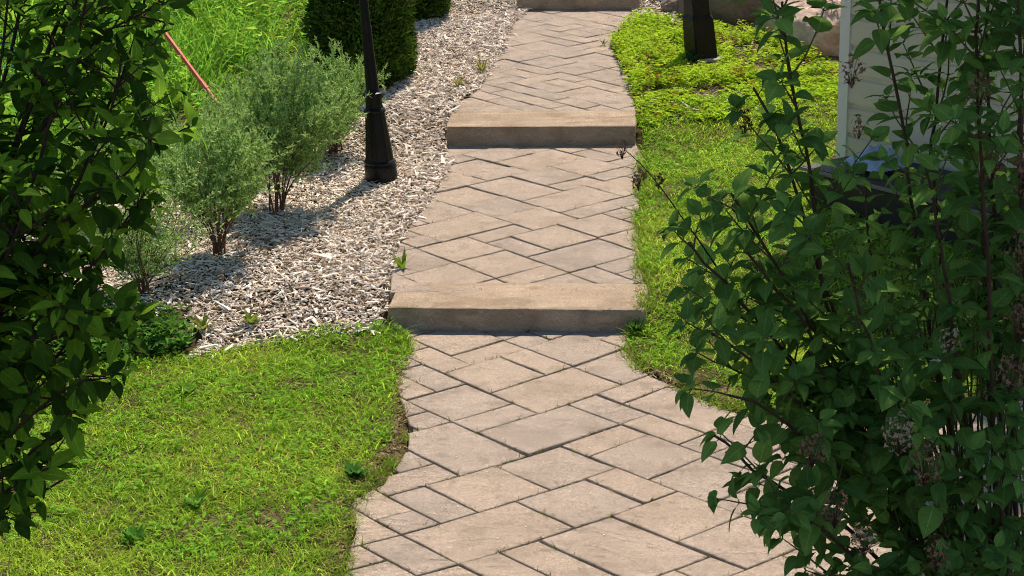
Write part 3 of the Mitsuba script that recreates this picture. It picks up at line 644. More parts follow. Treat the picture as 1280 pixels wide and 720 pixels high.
k = thing('square_post', 'square black post in the yellow-green ground cover, right of the path', 'post')
def prism(r0, r1, z0, z1, ang, base, lean):
    out = []
    c = .012
    for r, z in ((r0, z0), (r1, z1)):
        q = [(r, r - c), (r - c, r), (-r + c, r), (-r, r - c), (-r, -r + c), (-r + c, -r), (r - c, -r), (r, -r + c)]
        ca, sa = math.cos(ang), math.sin(ang)
        out.append(np.array([(a * ca - b * sa, a * sa + b * ca, z) for a, b in q]))
    m = trimesh.convex.convex_hull(np.vstack(out))
    return shear(m, base, *lean)
PB = np.array([1.555, 14.03, .49]); PLN = (-.10, 0); PA = math.radians(24)
obj('post_base', prism(.102, .094, -.08, .335, PA, PB, PLN), 'black_paint', k)
obj('post_collar', prism(.094, .081, .336, .365, PA, PB, PLN), 'black_paint', k)
obj('post_shaft', prism(.080, .070, .366, 1.5, PA, PB, PLN), 'black_paint', k)
obj('post_cap', prism(.085, .03, 1.501, 1.56, PA, PB, PLN), 'black_paint', k)
pad = trimesh.creation.cylinder(.18, .08, sections=36); pad.vertices += [1.60, 14.06, .475]
tag(obj('concrete_footing', pad, 'concrete', smooth=30), 'pale round concrete footing under the square black post', 'footing')

# ------------------------------------------------------------------ red stake, teal netting
s0, s1 = np.array([-1.796, 11.9, 0.338]), np.array([-2.423, 12.5, 1.030])
k = thing('garden_stake', 'faded red stake leaning out of the tall weeds', 'stake')
obj('shaft', tube([s0, s0 * .6 + s1 * .4, s1], [.015, .0165, .0165], 8), 'red_paint', k, smooth=40)
obj('sleeve', tube([s0 * .52 + s1 * .48, s0 * .44 + s1 * .56], [.0205, .0205], 8), 'red_paint', k, smooth=40)
obj('tip', tube([s0 + (s0 - s1) * .12, s0], [.003, .015], 8), 'red_paint', k, smooth=40)
net = []
for i in range(15): net.append(tube([[-4.3 + i * .055, 12.6 + .01 * i, .42], [-4.3 + i * .055, 12.6 + .01 * i, 1.0]], .0035, 4, False))
for j in range(11): net.append(tube([[-4.32, 12.6, .44 + j * .055], [-3.5, 12.75, .44 + j * .055]], .0035, 4, False))
tag(obj('garden_netting', cat(net), 'teal_mesh'), 'teal wire netting glimpsed through the dark left shrub', 'netting')

# ------------------------------------------------------------------ rocks
def rock(label, c, s, mat, seed, rot=0):
    m = trimesh.creation.icosphere(4); v = m.vertices
    d = .68 + .62 * meshkit.fbm(v * 1.3 + seed * 3, 4, seed) + .10 * (meshkit.fbm(v * 6 + seed, 3, seed + 2) - .5)
    q = v * d[:, None]; q = np.sign(q) * np.abs(q) ** .85
    ca, sa = math.cos(rot), math.sin(rot); q = q * s
    m.vertices = np.stack([q[:, 0] * ca - q[:, 1] * sa, q[:, 0] * sa + q[:, 1] * ca, q[:, 2]], 1) + c
    tag(obj('rock', m, mat, smooth=35), label, 'rock', 'rocks beside the upper path')
rock('big grey boulder in shade behind the square black post', (2.0, 15.75, .72), (.46, .36, .36), 'rock_grey', 3, .2)
rock('pale pink boulder with a sunlit top beside the house corner', (2.58, 14.55, .60), (.40, .62, .34), 'rock_pink', 5, .3)
rock('small brown stone just left of the square black post', (1.56, 16.05, .64), (.15, .13, .11), 'rock_grey', 7)
rock('small rounded stone at the top edge beside the square black post', (1.52, 16.5, .72), (.13, .12, .11), 'rock_grey', 8)
m, c = chips(sg.Point(2.72, 14.3).buffer(.16), 260, 34, .55)
m = (m[0] + [0, 0, .02], m[1]); lift = m[0].copy(); lift[:, 2] += 1.02 - G(lift[:, 0], lift[:, 1]); 
tag(obj('dry_leaves', (lift, m[1]), 'chip_wood', color=c * [1, .62, .5]), 'dry brown leaves lying on the pink boulder', 'leaves', kind='stuff')

# ------------------------------------------------------------------ house corner
HC = np.array([2.12, 11.0]); HD = np.array([.559, -.829]); HN = np.array([-.829, -.559]); HB = -HN
HL, WH, EX = 5.2, 3.1, .185
house = thing('house', 'house corner with beige lapped siding and white corner trim in shade', 'house')
def obox(u0, u1, n0, n1, z0, z1, skew=0.0):
    """box along the wall: u along it, n outwards; skew tips the lower edge outwards"""
    V = []
    for u in (u0, u1):
        for n in (n0, n1):
            for z in (z0, z1):
                nn = n + (skew if (z == z0 and n == n1) else 0)
                V.append([*(HC + HD * u + HN * nn), z])
    F = [(0, 1, 3), (0, 3, 2), (4, 6, 7), (4, 7, 5), (0, 4, 5), (0, 5, 1), (2, 3, 7), (2, 7, 6), (0, 2, 6), (0, 6, 4), (1, 5, 7), (1, 7, 3)]
    m = trimesh.Trimesh(np.array(V), F, process=False); m.fix_normals(); return m
obj('wall', obox(.001, HL, -6.5, -.014, .05, WH), 'siding_paint', house)
obj('foundation', obox(.012, HL - .02, -6.4, -.004, -.1, .36), 'concrete', house)
def board(u0, u1, z0):
    prof = [(-.012, z0 - .004), (.026, z0 - .004), (.026, z0 + .004), (.020, z0 + EX * .76), (.004, z0 + EX * .83), (.002, z0 + EX + .006), (-.012, z0 + EX + .006)]
    V = [[*(HC + HD * u + HN * n), z] for u in (u0, u1) for n, z in prof]; m = len(prof)
    F = [q for j in range(m) for q in ((j, (j + 1) % m, m + (j + 1) % m), (j, m + (j + 1) % m, m + j))] + [(0, j, j + 1) for j in range(1, m - 1)] + [(m, m + j + 1, m + j) for j in range(1, m - 1)]
    t = trimesh.Trimesh(np.array(V), F, process=False); t.fix_normals(); return t
for i in range(26):
    z0 = .36 + i * EX
    if z0 + EX > WH: break
    obj('siding_board', board(.062, HL, z0), 'siding_paint', house)
obj('corner_trim', obox(-.02, .064, -.10, .034, .30, WH - .01), 'trim_paint', house)
obj('soffit', obox(-.12, HL + .4, -.2, .22, WH, WH + .04), 'trim_paint', house)
obj('fascia', obox(-.13, HL + .41, .221, .245, WH - .02, WH + .17), 'trim_paint', house)
rf = [[*(HC + HD * u + HN * n), z] for u in (-.12, HL + .4) for n, z in ((.22, WH + .05), (-3.3, WH + 2.4), (-7.0, WH + .05))]
obj('roof', trimesh.convex.convex_hull(np.array(rf)), 'roof_shingle', house)
# storage box against the wall and the sheet on it
def wp(u, n, z): return np.array([*(HC + HD * u + HN * n), z])
k = thing('storage_box', 'low dark resin storage box against the house wall, behind the right shrub', 'storage box')
zb = .16
obj('body', obox(.35, 1.75, .12, .62, zb, zb + .27, -.015), 'dark_resin', k)
for i in range(4): obj('panel', obox(.39 + i * .335, .39 + i * .335 + .30, .60, .616, zb + .03, zb + .24, -.012), 'dark_resin', k)
obj('lid', obox(.32, 1.78, .09, .66, zb + .271, zb + .30), 'dark_resin', k)
obj('lid_rim', obox(.318, 1.782, .661, .672, zb + .275, zb + .296), 'lid_edge', k)
uu, vv = np.meshgrid(np.linspace(0, 1, 22), np.linspace(0, 1, 16))
hh = .03 + .12 * meshkit.fbm(np.stack([uu * 4, vv * 3, 0 * uu], -1), 3, 5) * np.sin(np.pi * uu) ** .4 * np.sin(np.pi * vv) ** .4 * 1.6
pp = np.array([wp(.55 + .30 * a, .30 + .26 * b, zb + .302 + c_) for a, b, c_ in zip(uu.ravel(), vv.ravel(), hh.ravel())])
i = (np.arange(15)[:, None] * 22 + np.arange(21)[None]).ravel()
tag(obj('plastic_sheet', trimesh.Trimesh(pp, np.vstack([np.stack([i, i + 1, i + 23], 1), np.stack([i, i + 23, i + 22], 1)]), process=False), 'blue_sheet', smooth=True), 'crumpled pale blue plastic sheet on the dark storage box', 'plastic sheet')

# ------------------------------------------------------------------ big leaves for the two near shrubs
def leaf_template(width, droop, fold, n=6):
    t = np.linspace(0, 1, n + 1)
    w = width * np.sin(np.pi * t ** .78) ** .8 * (1 - .35 * t) * 1.12
    z = -droop * t * t + .06 * np.sin(np.pi * t)
    V = [(0, 0, 0)]; UV = [(0, .5)]; F = []
    for i in range(1, n):
        for s in (-.5, 0, .5):
            V.append((t[i], s * w[i], z[i] + (fold * abs(s) * w[i] if s else 0) + (.012 * math.sin(9 * t[i]) if s else 0))); UV.append((t[i], .5 + s))
    V.append((1, 0, z[n])); UV.append((1, .5)); e = len(V) - 1
    F += [(0, 1, 2), (0, 2, 3)]
    for i in range(1, n - 1):
        a = 1 + 3 * (i - 1); b = a + 3
        F += [(a, b, b + 1), (a, b + 1, a + 1), (a + 1, b + 1, b + 2), (a + 1, b + 2, a + 2)]
    a = 1 + 3 * (n - 2); F += [(a, e, a + 1), (a + 1, e, a + 2)]
    return np.array(V), np.array(F)[:, ::-1] * 1, np.array(UV)
def project(P):
    d = P - EYE; k = d @ FW
    return np.stack([640 + FOCAL * (d @ CR) / k, 360 - FOCAL * (d @ CU) / k], -1)
def place_leaves(k, leaves, mats, temps, most=300):
    """leaves: (base, direction, normal, length). The largest in view are parts of their own, the rest one part."""
    rng = np.random.default_rng(len(leaves))
    built = []
    for b, d, n, L in leaves:
        tv, tf, uv = temps[rng.integers(len(temps))]
        V, F = scatter(tv, tf, np.array([b]), np.array([d]), np.array([n]), L, L * rng.uniform(.85, 1.15), L)
        c = project(V); tri = c[F]
        ar = .5 * np.abs(np.cross(tri[:, 1] - tri[:, 0], tri[:, 2] - tri[:, 0])).sum()
        m = c.mean(0); vis = (-10 < m[0] < 1290) and (-10 < m[1] < 730)
        built.append((ar if vis else ar * 1e-4, V, F, uv, rng.integers(len(mats))))
    order = np.argsort([-q[0] for q in built])
    for i in order[:most]:
        _, V, F, uv, m = built[i]
        obj('leaf', trimesh.Trimesh(V, F, process=False), mats[m], k, smooth=True, uv=uv)
    rest = [built[i] for i in order[most:]]
    for mi_, mat in enumerate(mats):
        g = [q for q in rest if q[4] == mi_]
        if not g: continue
        at = np.cumsum([0] + [len(q[1]) for q in g])
        V = np.vstack([q[1] for q in g]); F = np.vstack([q[2] + a for q, a in zip(g, at)])
        tag(obj('foliage', trimesh.Trimesh(V, F, process=False), mat, k, smooth=True, uv=np.vstack([q[3] for q in g])), kind='stuff')
def grow(stems, rng, start, node, twig_p, Lr, out, spread, twig_len, rosette_n=5):
    """leaf pairs up every stem, side twigs with pairs, a rosette at each tip"""
    leaves, twigs = [], []
    def pair(p, t, ang, L):
        a = np.array([-t[1], t[0], 0.0]); a = unit(a + 1e-6) if np.linalg.norm(a) > .05 else np.array([1.0, 0, 0]); b = np.cross(t, a)
        for s in (0, math.pi):
            side = math.cos(ang + s) * a + math.sin(ang + s) * b
            d = unit(side * 1.0 + t * rng.uniform(.15, .6) + np.array([0, 0, rng.uniform(-.35, .22)]) + rng.normal(0, .18, 3))
            n = unit(np.array([0, 0, 1.0]) + .5 * t + rng.normal(0, .36, 3))
            pet = L * rng.uniform(.12, .25); q = p + unit(side + .5 * t) * pet
            twigs.append(tube([p, q], [.0016, .0011], 4, False))
            leaves.append((q, d, n, L))
    def shoot(p0, d0, L, lmul):
        m = max(2, int(L / node) + 1); pts = [p0]; d = d0.copy()
        for i in range(m):
            d = unit(d + rng.normal(0, .12, 3) + [0, 0, .06]); pts.append(pts[-1] + d * L / m)
        twigs.append(tube(pts, np.linspace(.0032, .0016, len(pts)), 5, False))
        a0 = rng.uniform(0, 3.14)
        for i in range(1, m + 1):
            t = unit(pts[i] - pts[i - 1]); pair(pts[i], t, a0 + i * 1.57, rng.uniform(*Lr) * lmul * (1.05 - .25 * (i == m)))
        for _ in range(rosette_n // 2): pair(pts[-1], unit(pts[-1] - pts[-2]), rng.uniform(0, 3.14), rng.uniform(*Lr) * lmul * .75)
    for pts, st in stems:
        d = np.r_[0, np.cumsum(np.linalg.norm(np.diff(pts, axis=0), axis=1))]; s = d[-1] * (1 - st); a = rng.uniform(0, 3.14); tot = d[-1]
        # pts run from tip to base: s measures from the tip
        s = node * .3
        while s < tot * st:
            i = min(np.searchsorted(d, s) - 1, len(pts) - 2); i = max(i, 0); p = pts[i] + (pts[i + 1] - pts[i]) * (s - d[i]) / max(d[i + 1] - d[i], 1e-6)
            t = unit(pts[i] - pts[i + 1]); a += 1.57 + rng.normal(0, .3)
            if rng.random() < twig_p:
                for q in ((0, math.pi) if rng.random() < .6 else (0,)):
                    e = np.array([math.cos(a + q), math.sin(a + q), 0]) * spread
                    shoot(p, unit(t * .75 + e + np.array(out) * .5), rng.uniform(*twig_len) * (.7 + .5 * min(1, s / .5)), .95)
            else: pair(p, t, a, rng.uniform(*Lr))
            s += node * rng.uniform(.8, 1.25)
    return leaves, twigs
def stem_set(k, polys, mat, r0, r1, rng, shift=np.zeros(3)):
    out = []
    for pts in polys:
        q = smooth_path(np.asarray(pts) + (shift * np.linspace(1, 0, len(pts))[:, None]), 4); q = q + np.r_[[[0, 0, 0]], rng.normal(0, .003, (len(q) - 1, 3))]
        obj('stem', tube(q, np.linspace(r1, r0, len(q)), 7), mat, k, smooth=True)
        out.append(q)
    return out

# ------------------------------------------------------------------ hydrangea-like shrub, right foreground
RS = [[[0.70, 4.49, 2.25], [0.72, 4.5, 2.109], [0.768, 4.529, 1.893], [0.81, 4.557, 1.691], [0.848, 4.586, 1.436], [0.961, 4.614, 1.193], [1.101, 4.643, 0.914], [1.235, 4.671, 0.65], [1.335, 4.7, 0.428]],
[[0.97, 4.7, 2.33], [0.994, 4.7, 2.199], [1.027, 4.707, 2.058], [1.062, 4.714, 1.914], [1.109, 4.721, 1.643], [1.17, 4.729, 1.314], [1.243, 4.736, 1.021], [1.331, 4.743, 0.716], [1.397, 4.75, 0.401]],
[[1.20, 4.6, 2.62], [1.219, 4.6, 2.352], [1.242, 4.617, 2.015], [1.269, 4.633, 1.762], [1.297, 4.65, 1.498], [1.334, 4.667, 1.165], [1.377, 4.683, 0.841], [1.418, 4.7, 0.426]],
[[1.293, 4.75, 2.334], [1.313, 4.75, 1.902], [1.337, 4.75, 1.676], [1.373, 4.75, 1.255], [1.423, 4.75, 0.812], [1.462, 4.75, 0.399]],
[[1.27, 4.42, 2.55], [1.283, 4.45, 2.366], [1.321, 4.49, 1.994], [1.354, 4.53, 1.686], [1.378, 4.57, 1.315], [1.412, 4.61, 0.872], [1.462, 4.65, 0.45]],
[[1.009, 4.9, 1.705], [1.029, 4.87, 1.489], [1.084, 4.84, 1.232], [1.181, 4.81, 0.994], [1.291, 4.78, 0.752], [1.374, 4.75, 0.401]],
[[1.054, 4.35, 1.832], [1.104, 4.41, 1.679], [1.168, 4.47, 1.398], [1.233, 4.53, 1.1], [1.322, 4.59, 0.785], [1.391, 4.65, 0.452]],
[[1.22, 4.85, 2.325], [1.199, 4.837, 2.066], [1.186, 4.825, 1.912], [1.174, 4.812, 1.825], [1.194, 4.8, 1.621], [1.228, 4.788, 1.342], [1.288, 4.775, 1.005], [1.365, 4.762, 0.604], [1.397, 4.75, 0.401]],
[[0.533, 4.4, 1.109], [0.586, 4.442, 1.056], [0.658, 4.483, 0.967], [0.788, 4.525, 0.874], [0.957, 4.567, 0.73], [1.11, 4.608, 0.531], [1.196, 4.65, 0.379]],
[[0.681, 4.2, 0.974], [0.772, 4.3, 0.904], [0.902, 4.4, 0.761], [1.039, 4.5, 0.587], [1.162, 4.6, 0.38]],
[[0.581, 4.6, 1.241], [0.661, 4.617, 1.198], [0.776, 4.633, 1.142], [0.918, 4.65, 1.013], [1.041, 4.667, 0.832], [1.171, 4.683, 0.595], [1.253, 4.7, 0.43]],
[[0.854, 4.3, 1.609], [0.928, 4.375, 1.39], [1.017, 4.45, 1.136], [1.144, 4.525, 0.866], [1.272, 4.6, 0.48]],
[[0.794, 4.5, 1.306], [0.895, 4.55, 1.147], [1.023, 4.6, 0.934], [1.158, 4.65, 0.712], [1.276, 4.7, 0.429]],
[[0.966, 4.2, 1.319], [1.057, 4.333, 1.089], [1.177, 4.467, 0.819], [1.298, 4.6, 0.429]],
[[.47, 4.5, 1.62], [.55, 4.53, 1.52], [.68, 4.58, 1.36], [.85, 4.63, 1.12], [1.1, 4.68, .8], [1.3, 4.7, .5]], [[.52, 4.4, 1.40], [.62, 4.45, 1.32], [.78, 4.52, 1.14], [1.0, 4.6, .9], [1.25, 4.68, .5]], [[.56, 4.3, 1.26], [.66, 4.36, 1.20], [.82, 4.45, 1.04], [1.05, 4.56, .8], [1.28, 4.66, .45]], [[.58, 4.5, 1.75], [.66, 4.52, 1.62], [.78, 4.55, 1.42], [.95, 4.6, 1.12], [1.2, 4.68, .65]], [[1.36, 4.6, 2.3], [1.36, 4.6, 1.9], [1.38, 4.62, 1.5], [1.42, 4.68, .8]], [[1.16, 4.3, 2.0], [1.2, 4.35, 1.8], [1.26, 4.42, 1.4], [1.36, 4.6, .7]],
[[0.64, 4.55, 2.02], [0.70, 4.56, 1.90], [0.80, 4.58, 1.62], [0.93, 4.62, 1.25], [1.2, 4.68, .7]], [[0.88, 4.2, .74], [.98, 4.3, .60], [1.2, 4.5, .32]], [[1.22, 4.15, .70], [1.27, 4.3, .52], [1.36, 4.5, .28]], [[1.10, 4.3, 1.0], [1.16, 4.4, .82], [1.3, 4.6, .40]], [[1.30, 4.35, 1.05], [1.33, 4.45, .82], [1.40, 4.6, .40]],
[[0.80, 4.2, .80], [.95, 4.32, .66], [1.2, 4.5, .35]], [[1.00, 4.2, .74], [1.1, 4.35, .58], [1.25, 4.5, .30]], [[1.16, 4.2, .80], [1.22, 4.35, .60], [1.32, 4.5, .30]], [[1.28, 4.2, .83], [1.32, 4.35, .62], [1.38, 4.5, .30]], [[1.08, 4.15, .62], [1.18, 4.3, .5], [1.3, 4.5, .28]],
[[0.62, 4.45, 1.60], [0.72, 4.5, 1.47], [0.83, 4.56, 1.30], [0.98, 4.62, 1.05], [1.15, 4.67, .75], [1.29, 4.7, .42]]]
FLOWER_STEM = [[0.31, 4.6, 1.849], [0.371, 4.61, 1.787], [0.458, 4.62, 1.665], [0.525, 4.63, 1.567], [0.586, 4.64, 1.471], [0.685, 4.65, 1.339], [0.794, 4.66, 1.213], [0.92, 4.67, 1.053], [1.066, 4.68, 0.85], [1.194, 4.69, 0.616], [1.276, 4.7, 0.429]]
def to_ground(p, x, y): return np.vstack([np.asarray(p, float), [x, y, float(G(x, y)) - .02]])
rng = np.random.default_rng(91)
k = thing('hydrangea_shrub', 'shaded leafy shrub with brown dried flower heads in the right foreground', 'shrub')
polys = [to_ground(p, 1.44 + .05 * math.sin(i * 2.1), 4.72 + .05 * math.cos(i * 1.7)) for i, p in enumerate(RS)]
qs = stem_set(k, polys, 'bark_brown', .0095, .0035, rng)
fs = smooth_path(to_ground(FLOWER_STEM, 1.42, 4.7), 4)
obj('stem', tube(fs, np.linspace(.0012, .0085, len(fs)), 7), 'bark_dark', k, smooth=True)
bare = []
for i in range(60):   # crowded bare stems low in the middle of the shrub
    a = rng.uniform(-1, 1); b = np.array([1.44 + .09 * a, 4.72 + rng.normal(0, .06), 0])
    tip = np.array([max(1.02, 1.25 + .35 * a + rng.normal(0, .12)), 4.7 + rng.normal(0, .22), rng.uniform(.7, 1.6)])
    q = smooth_path([tip, tip * .5 + b * .5 + rng.normal(0, .03, 3), b], 5); bare.append(tube(q, np.linspace(.0022, .006, len(q)), 5, False))
stems = [(q, .56 if i < 8 or len(q) < 22 else .66) for i, q in enumerate(qs)] + [(fs[9:30], .95), (fs[22:], .5)]
lv, tw = grow(stems, rng, 0, .078, .52, (.056, .096), (-.25, -.25, .15), .8, (.09, .26), 4)
tag(obj('twigs', cat(tw + bare), 'twig_green', k), kind='stuff')
temps = [leaf_template(.66, .12, .14), leaf_template(.60, .22, .25), leaf_template(.70, .06, .10), leaf_template(.62, .34, .18)]
place_leaves(k, lv, [f'hydrangea_leaf_{i}' for i in range(3)], temps)
def flower_head(c, size, n, seed, col):
    rng = np.random.default_rng(seed)
    d = unit(rng.normal(0, 1, (n, 3))); P = c + d * rng.uniform(.25, 1, (n, 1)) ** .6 * size * [.8, .8, 1.1]
    V, F = [], []
    a = rng.uniform(0, 6.28, n * 4); PP = np.repeat(P, 4, 0); nn = np.repeat(d + rng.normal(0, .4, (n, 3)), 4, 0)
    X = unit(np.cross(nn, rng.normal(0, 1, (n * 4, 3))))
    V, F = scatter(*LEAF4, PP, X, nn, rng.uniform(.005, .011, n * 4), rng.uniform(.004, .008, n * 4), .003)
    c4 = np.repeat(np.array(col) * rng.uniform(.5, 1.3, (n, 1)), 4, 0)
    wires = []
    for q in P[::3]:
        m = c + (q - c) * .5 - [0, 0, size * .3]; w = tube([c - [0, 0, size * 1.1], m, q], [.0014, .0008, .0006], 3, False); wires.append(w)
    w = cat(wires); cw = np.tile([.10, .06, .04], (len(w.vertices), 1))
    return (np.vstack([V, w.vertices]), np.vstack([F, w.faces + len(V)])), np.vstack([percol(c4, 5), cw])
BR, TAN, DK = (.30, .17, .12), (.52, .40, .29), (.12, .075, .05)
for i, (c, s, n, col) in enumerate(((( .30, 4.58, 1.86), .028, 22, BR), ((.345, 4.60, 1.775), .034, 36, BR), ((.40, 4.62, 1.76), .022, 16, DK), ((.62, 4.55, 1.93), .03, 22, DK),
        ((0.874, 4.437, 2.080), .042, 40, BR), ((0.893, 4.418, 1.939), .03, 24, BR), ((1.184, 4.380, 2.033), .045, 46, BR), ((1.213, 4.343, 1.864), .06, 70, BR), ((1.278, 4.286, 1.845), .055, 64, BR), ((1.276, 4.181, 1.658), .075, 120, BR), ((1.267, 4.163, 1.510), .06, 80, BR),
        ((0.953, 4.088, 1.232), .06, 90, TAN), ((1.018, 4.070, 1.158), .06, 80, BR), ((0.740, 4.088, 1.195), .05, 60, BR), ((0.795, 4.051, 1.047), .05, 60, BR), ((0.860, 3.996, 0.992), .05, 60, TAN), ((1.036, 3.978, 0.955), .05, 60, BR), ((1.073, 4.116, 1.464), .035, 34, TAN), ((1.230, 4.116, 1.371), .05, 60, BR))):
    m, cc = flower_head(np.array(c), s, n, 100 + i, col)
    obj('dried_flower_head', m, 'dried_petal', k, color=cc)
rng = np.random.default_rng(93)
fl = []
for c in ((1.27, 4.35, .74), (1.38, 4.33, .76), (1.10, 4.33, .93), (1.12, 4.42, 1.30), (1.36, 4.42, 1.35)):
    a = np.arange(4) * math.pi / 2 + rng.uniform(0, 1)
    V, F = scatter(*LEAF4, np.tile(c, (4, 1)), np.stack([np.cos(a), np.sin(a), 0 * a + .1], 1), np.tile([0, -.7, .7], (4, 1)) + rng.normal(0, .1, (4, 3)), .017, .013, .004)
    obj('white_flower', (V, F), 'petal_white', k)

# ------------------------------------------------------------------ dogwood-like shrub, left foreground
LS = [[[-0.944, 4.3, 2.429], [-1.009, 4.3, 2.238], [-1.072, 4.3, 2.082], [-1.146, 4.3, 1.923], [-1.247, 4.3, 1.719], [-1.375, 4.3, 1.467], [-1.512, 4.3, 1.162]],
[[-0.885, 4.2, 2.193], [-0.914, 4.214, 2.114], [-0.965, 4.229, 2.004], [-1.014, 4.243, 1.923], [-1.098, 4.257, 1.799], [-1.205, 4.271, 1.663], [-1.352, 4.286, 1.45], [-1.507, 4.3, 1.207]],
[[-1.181, 4.4, 2.424], [-1.235, 4.4, 2.188], [-1.315, 4.4, 1.904], [-1.439, 4.4, 1.523], [-1.569, 4.4, 1.123]],
[[-0.802, 4.15, 2.046], [-0.883, 4.175, 1.925], [-0.993, 4.2, 1.842], [-1.082, 4.225, 1.787], [-1.223, 4.25, 1.628], [-1.397, 4.275, 1.389], [-1.533, 4.3, 1.162]],
[[-0.862, 4.3, 1.865], [-0.99, 4.32, 1.708], [-1.069, 4.34, 1.662], [-1.195, 4.36, 1.573], [-1.34, 4.38, 1.417], [-1.495, 4.4, 1.212]],
[[-0.879, 4.1, 1.563], [-0.988, 4.15, 1.55], [-1.123, 4.2, 1.494], [-1.289, 4.25, 1.374], [-1.466, 4.3, 1.206]],
[[-1.088, 4.1, 1.297], [-1.178, 4.15, 1.215], [-1.28, 4.2, 1.131], [-1.427, 4.25, 1.046], [-1.56, 4.3, 0.935]],
[[-1.23, 4.05, 1.042], [-1.291, 4.133, 1.05], [-1.4, 4.217, 1.015], [-1.536, 4.3, 0.958]],
[[-0.792, 4.4, 2.238], [-0.88, 4.4, 2.26], [-0.982, 4.4, 2.223], [-1.071, 4.4, 2.124], [-1.189, 4.4, 1.943], [-1.312, 4.4, 1.736], [-1.444, 4.4, 1.479]],
[[-1.004, 4.25, 1.368], [-1.11, 4.267, 1.364], [-1.244, 4.283, 1.295], [-1.429, 4.3, 1.16]],
[[-0.866, 4.6, 2.396], [-0.914, 4.57, 2.237], [-1.009, 4.54, 2.015], [-1.127, 4.51, 1.789], [-1.27, 4.48, 1.538], [-1.512, 4.45, 1.194]],
[[-1.091, 4.6, 2.401], [-1.172, 4.567, 2.118], [-1.28, 4.533, 1.787], [-1.46, 4.5, 1.402]],
[[-0.937, 4.7, 1.982], [-1.048, 4.65, 1.82], [-1.183, 4.6, 1.635], [-1.342, 4.55, 1.429], [-1.523, 4.5, 1.221]],
[[-1.074, 4.0, 1.913], [-1.165, 4.083, 1.776], [-1.308, 4.167, 1.551], [-1.485, 4.25, 1.27]],
[[-1.018, 4.05, 1.623], [-1.14, 4.117, 1.523], [-1.291, 4.183, 1.377], [-1.474, 4.25, 1.181]],
[[-.80, 4.45, 2.62], [-.95, 4.45, 2.45], [-1.1, 4.43, 2.2], [-1.3, 4.4, 1.8], [-1.52, 4.35, 1.3]],
[[-.88, 4.75, 2.75], [-1.0, 4.7, 2.5], [-1.15, 4.6, 2.2], [-1.35, 4.5, 1.75], [-1.55, 4.4, 1.25]],
[[-1.1, 4.9, 2.8], [-1.2, 4.8, 2.5], [-1.3, 4.65, 2.1], [-1.45, 4.5, 1.6], [-1.6, 4.4, 1.1]],
[[-1.25, 4.5, 2.85], [-1.32, 4.48, 2.5], [-1.42, 4.42, 2.0], [-1.55, 4.38, 1.4]],
[[-1.0, 4.95, 2.35], [-1.15, 4.85, 2.1], [-1.3, 4.7, 1.8], [-1.5, 4.5, 1.3]],
[[-1.08, 4.95, 1.85], [-1.2, 4.85, 1.7], [-1.35, 4.7, 1.5], [-1.52, 4.5, 1.15]],
[[-.90, 4.2, 1.80], [-1.0, 4.22, 1.68], [-1.2, 4.27, 1.5], [-1.5, 4.33, 1.1]], [[-.98, 4.0, 1.45], [-1.1, 4.08, 1.38], [-1.3, 4.2, 1.2], [-1.55, 4.3, .9]], [[-1.12, 4.05, 1.2], [-1.25, 4.15, 1.12], [-1.5, 4.28, .85]], [[-1.05, 4.35, 1.5], [-1.2, 4.35, 1.35], [-1.5, 4.36, .95]],
[[-1.45, 4.2, 2.4], [-1.5, 4.25, 2.0], [-1.58, 4.3, 1.5]],
[[-1.55, 4.7, 2.6], [-1.58, 4.6, 2.1], [-1.62, 4.5, 1.5]]]
BARE_L = [[-1.182, 4.3, 1.121], [-1.269, 4.333, 1.063], [-1.38, 4.367, 1.006], [-1.526, 4.4, 0.936]]
rng = np.random.default_rng(95)
k = thing('dogwood_shrub', 'dark shaded leafy shrub filling the left foreground', 'shrub')
polys = [to_ground(p, -1.74 + .05 * math.sin(i * 2.3), 4.36 + .06 * math.cos(i * 1.9)) for i, p in enumerate(LS)]
qs = stem_set(k, polys, 'bark_dark', .0115, .0028, rng, np.array([-.035, 0, 0]))
for dz in (0, .06, -.05):
    q = smooth_path(to_ground(np.array(BARE_L) + [0, .05 * dz, dz], -1.72, 4.38), 4); obj('stem', tube(q, np.linspace(.003, .008, len(q)), 6), 'bark_dark', k, smooth=True)
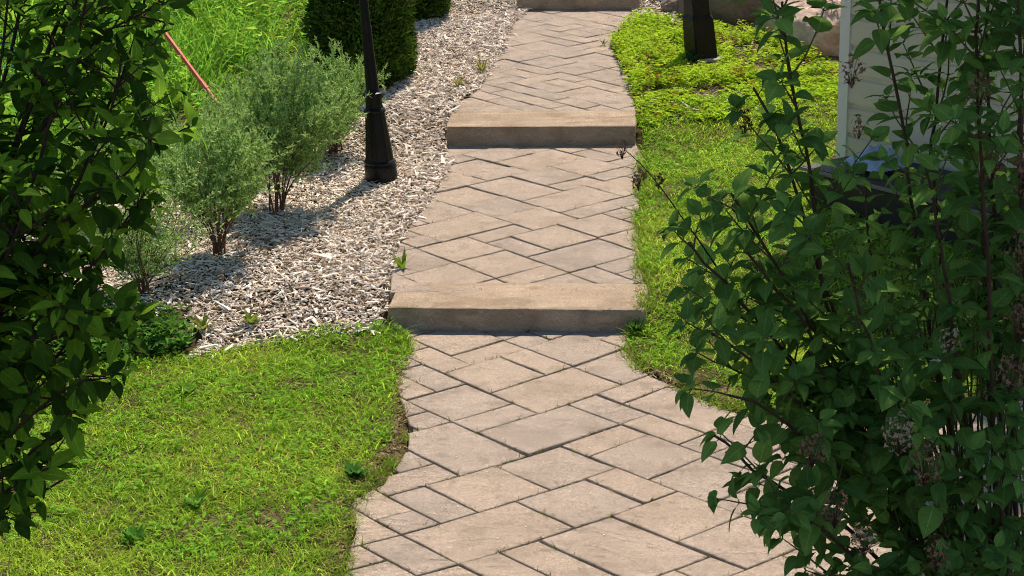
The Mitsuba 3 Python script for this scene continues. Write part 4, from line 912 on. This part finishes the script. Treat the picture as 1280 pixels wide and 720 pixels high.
lv, tw = grow([(q, .42) for q in qs], rng, 0, .068, .56, (.050, .092), (.03, -.2, .0), .8, (.06, .19), 4)
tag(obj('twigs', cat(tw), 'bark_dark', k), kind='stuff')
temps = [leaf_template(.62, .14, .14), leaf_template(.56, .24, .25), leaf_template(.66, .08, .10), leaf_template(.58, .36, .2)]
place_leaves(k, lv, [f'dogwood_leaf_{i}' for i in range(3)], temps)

# ------------------------------------------------------------------ unseen tree, out of view, placed to shade the right foreground
k = thing('shade_tree', 'unseen broad-leaved tree, out of view, placed to shade the right foreground', 'tree')
rng = np.random.default_rng(97)
foot = shapely.union_all([sg.box(-.15, 2.5, 3.0, 5.15), sg.Polygon([(1.25, 5), (3.4, 5), (3.4, 7.9), (2.2, 7.7), (1.75, 6.6)])])
pts = inside(foot, 3700, rng); n = len(pts)
z = rng.uniform(5.6, 8.2, n); hor = z / SUN[2] * np.array([[SUN[0]], [SUN[1]]])  # crown leaves lifted along the sun ray from the ground area to be shaded
P = np.c_[pts + hor.T, z]; a = rng.uniform(0, 6.28, n)
V, F = scatter(*LEAF4, P, np.stack([np.cos(a), np.sin(a), rng.uniform(-.5, .2, n)], 1), SUN * .6 + rng.normal(0, .5, (n, 3)), rng.uniform(.11, .19, n), rng.uniform(.09, .15, n), .1)
c = np.array([.05, .12, .025]) * rng.uniform(.7, 1.4, (n, 1))
tag(obj('crown', (V, F), 'small_leaf', k, color=percol(c, 5)), kind='stuff')
tp = np.array([4.0, 3.6, 0.0])
obj('trunk', tube([tp + [0, 0, -.1], tp + [-.05, .1, 2.0], tp + [-.2, .5, 4.0], tp + [-.5, 1.6, 5.6], tp + [-.9, 3.2, 6.8]], [.22, .17, .14, .10, .05], 14), 'bark_brown', k, smooth=True)
for i in range(9):
    q = P[rng.integers(n)]; s = tp + [-.35, 1.1, 4.9]
    obj('limb', tube(smooth_path([s, (s + q) / 2 + [0, 0, .3], q], 4), np.linspace(.07, .012, 9), 8), 'bark_brown', k, smooth=True)
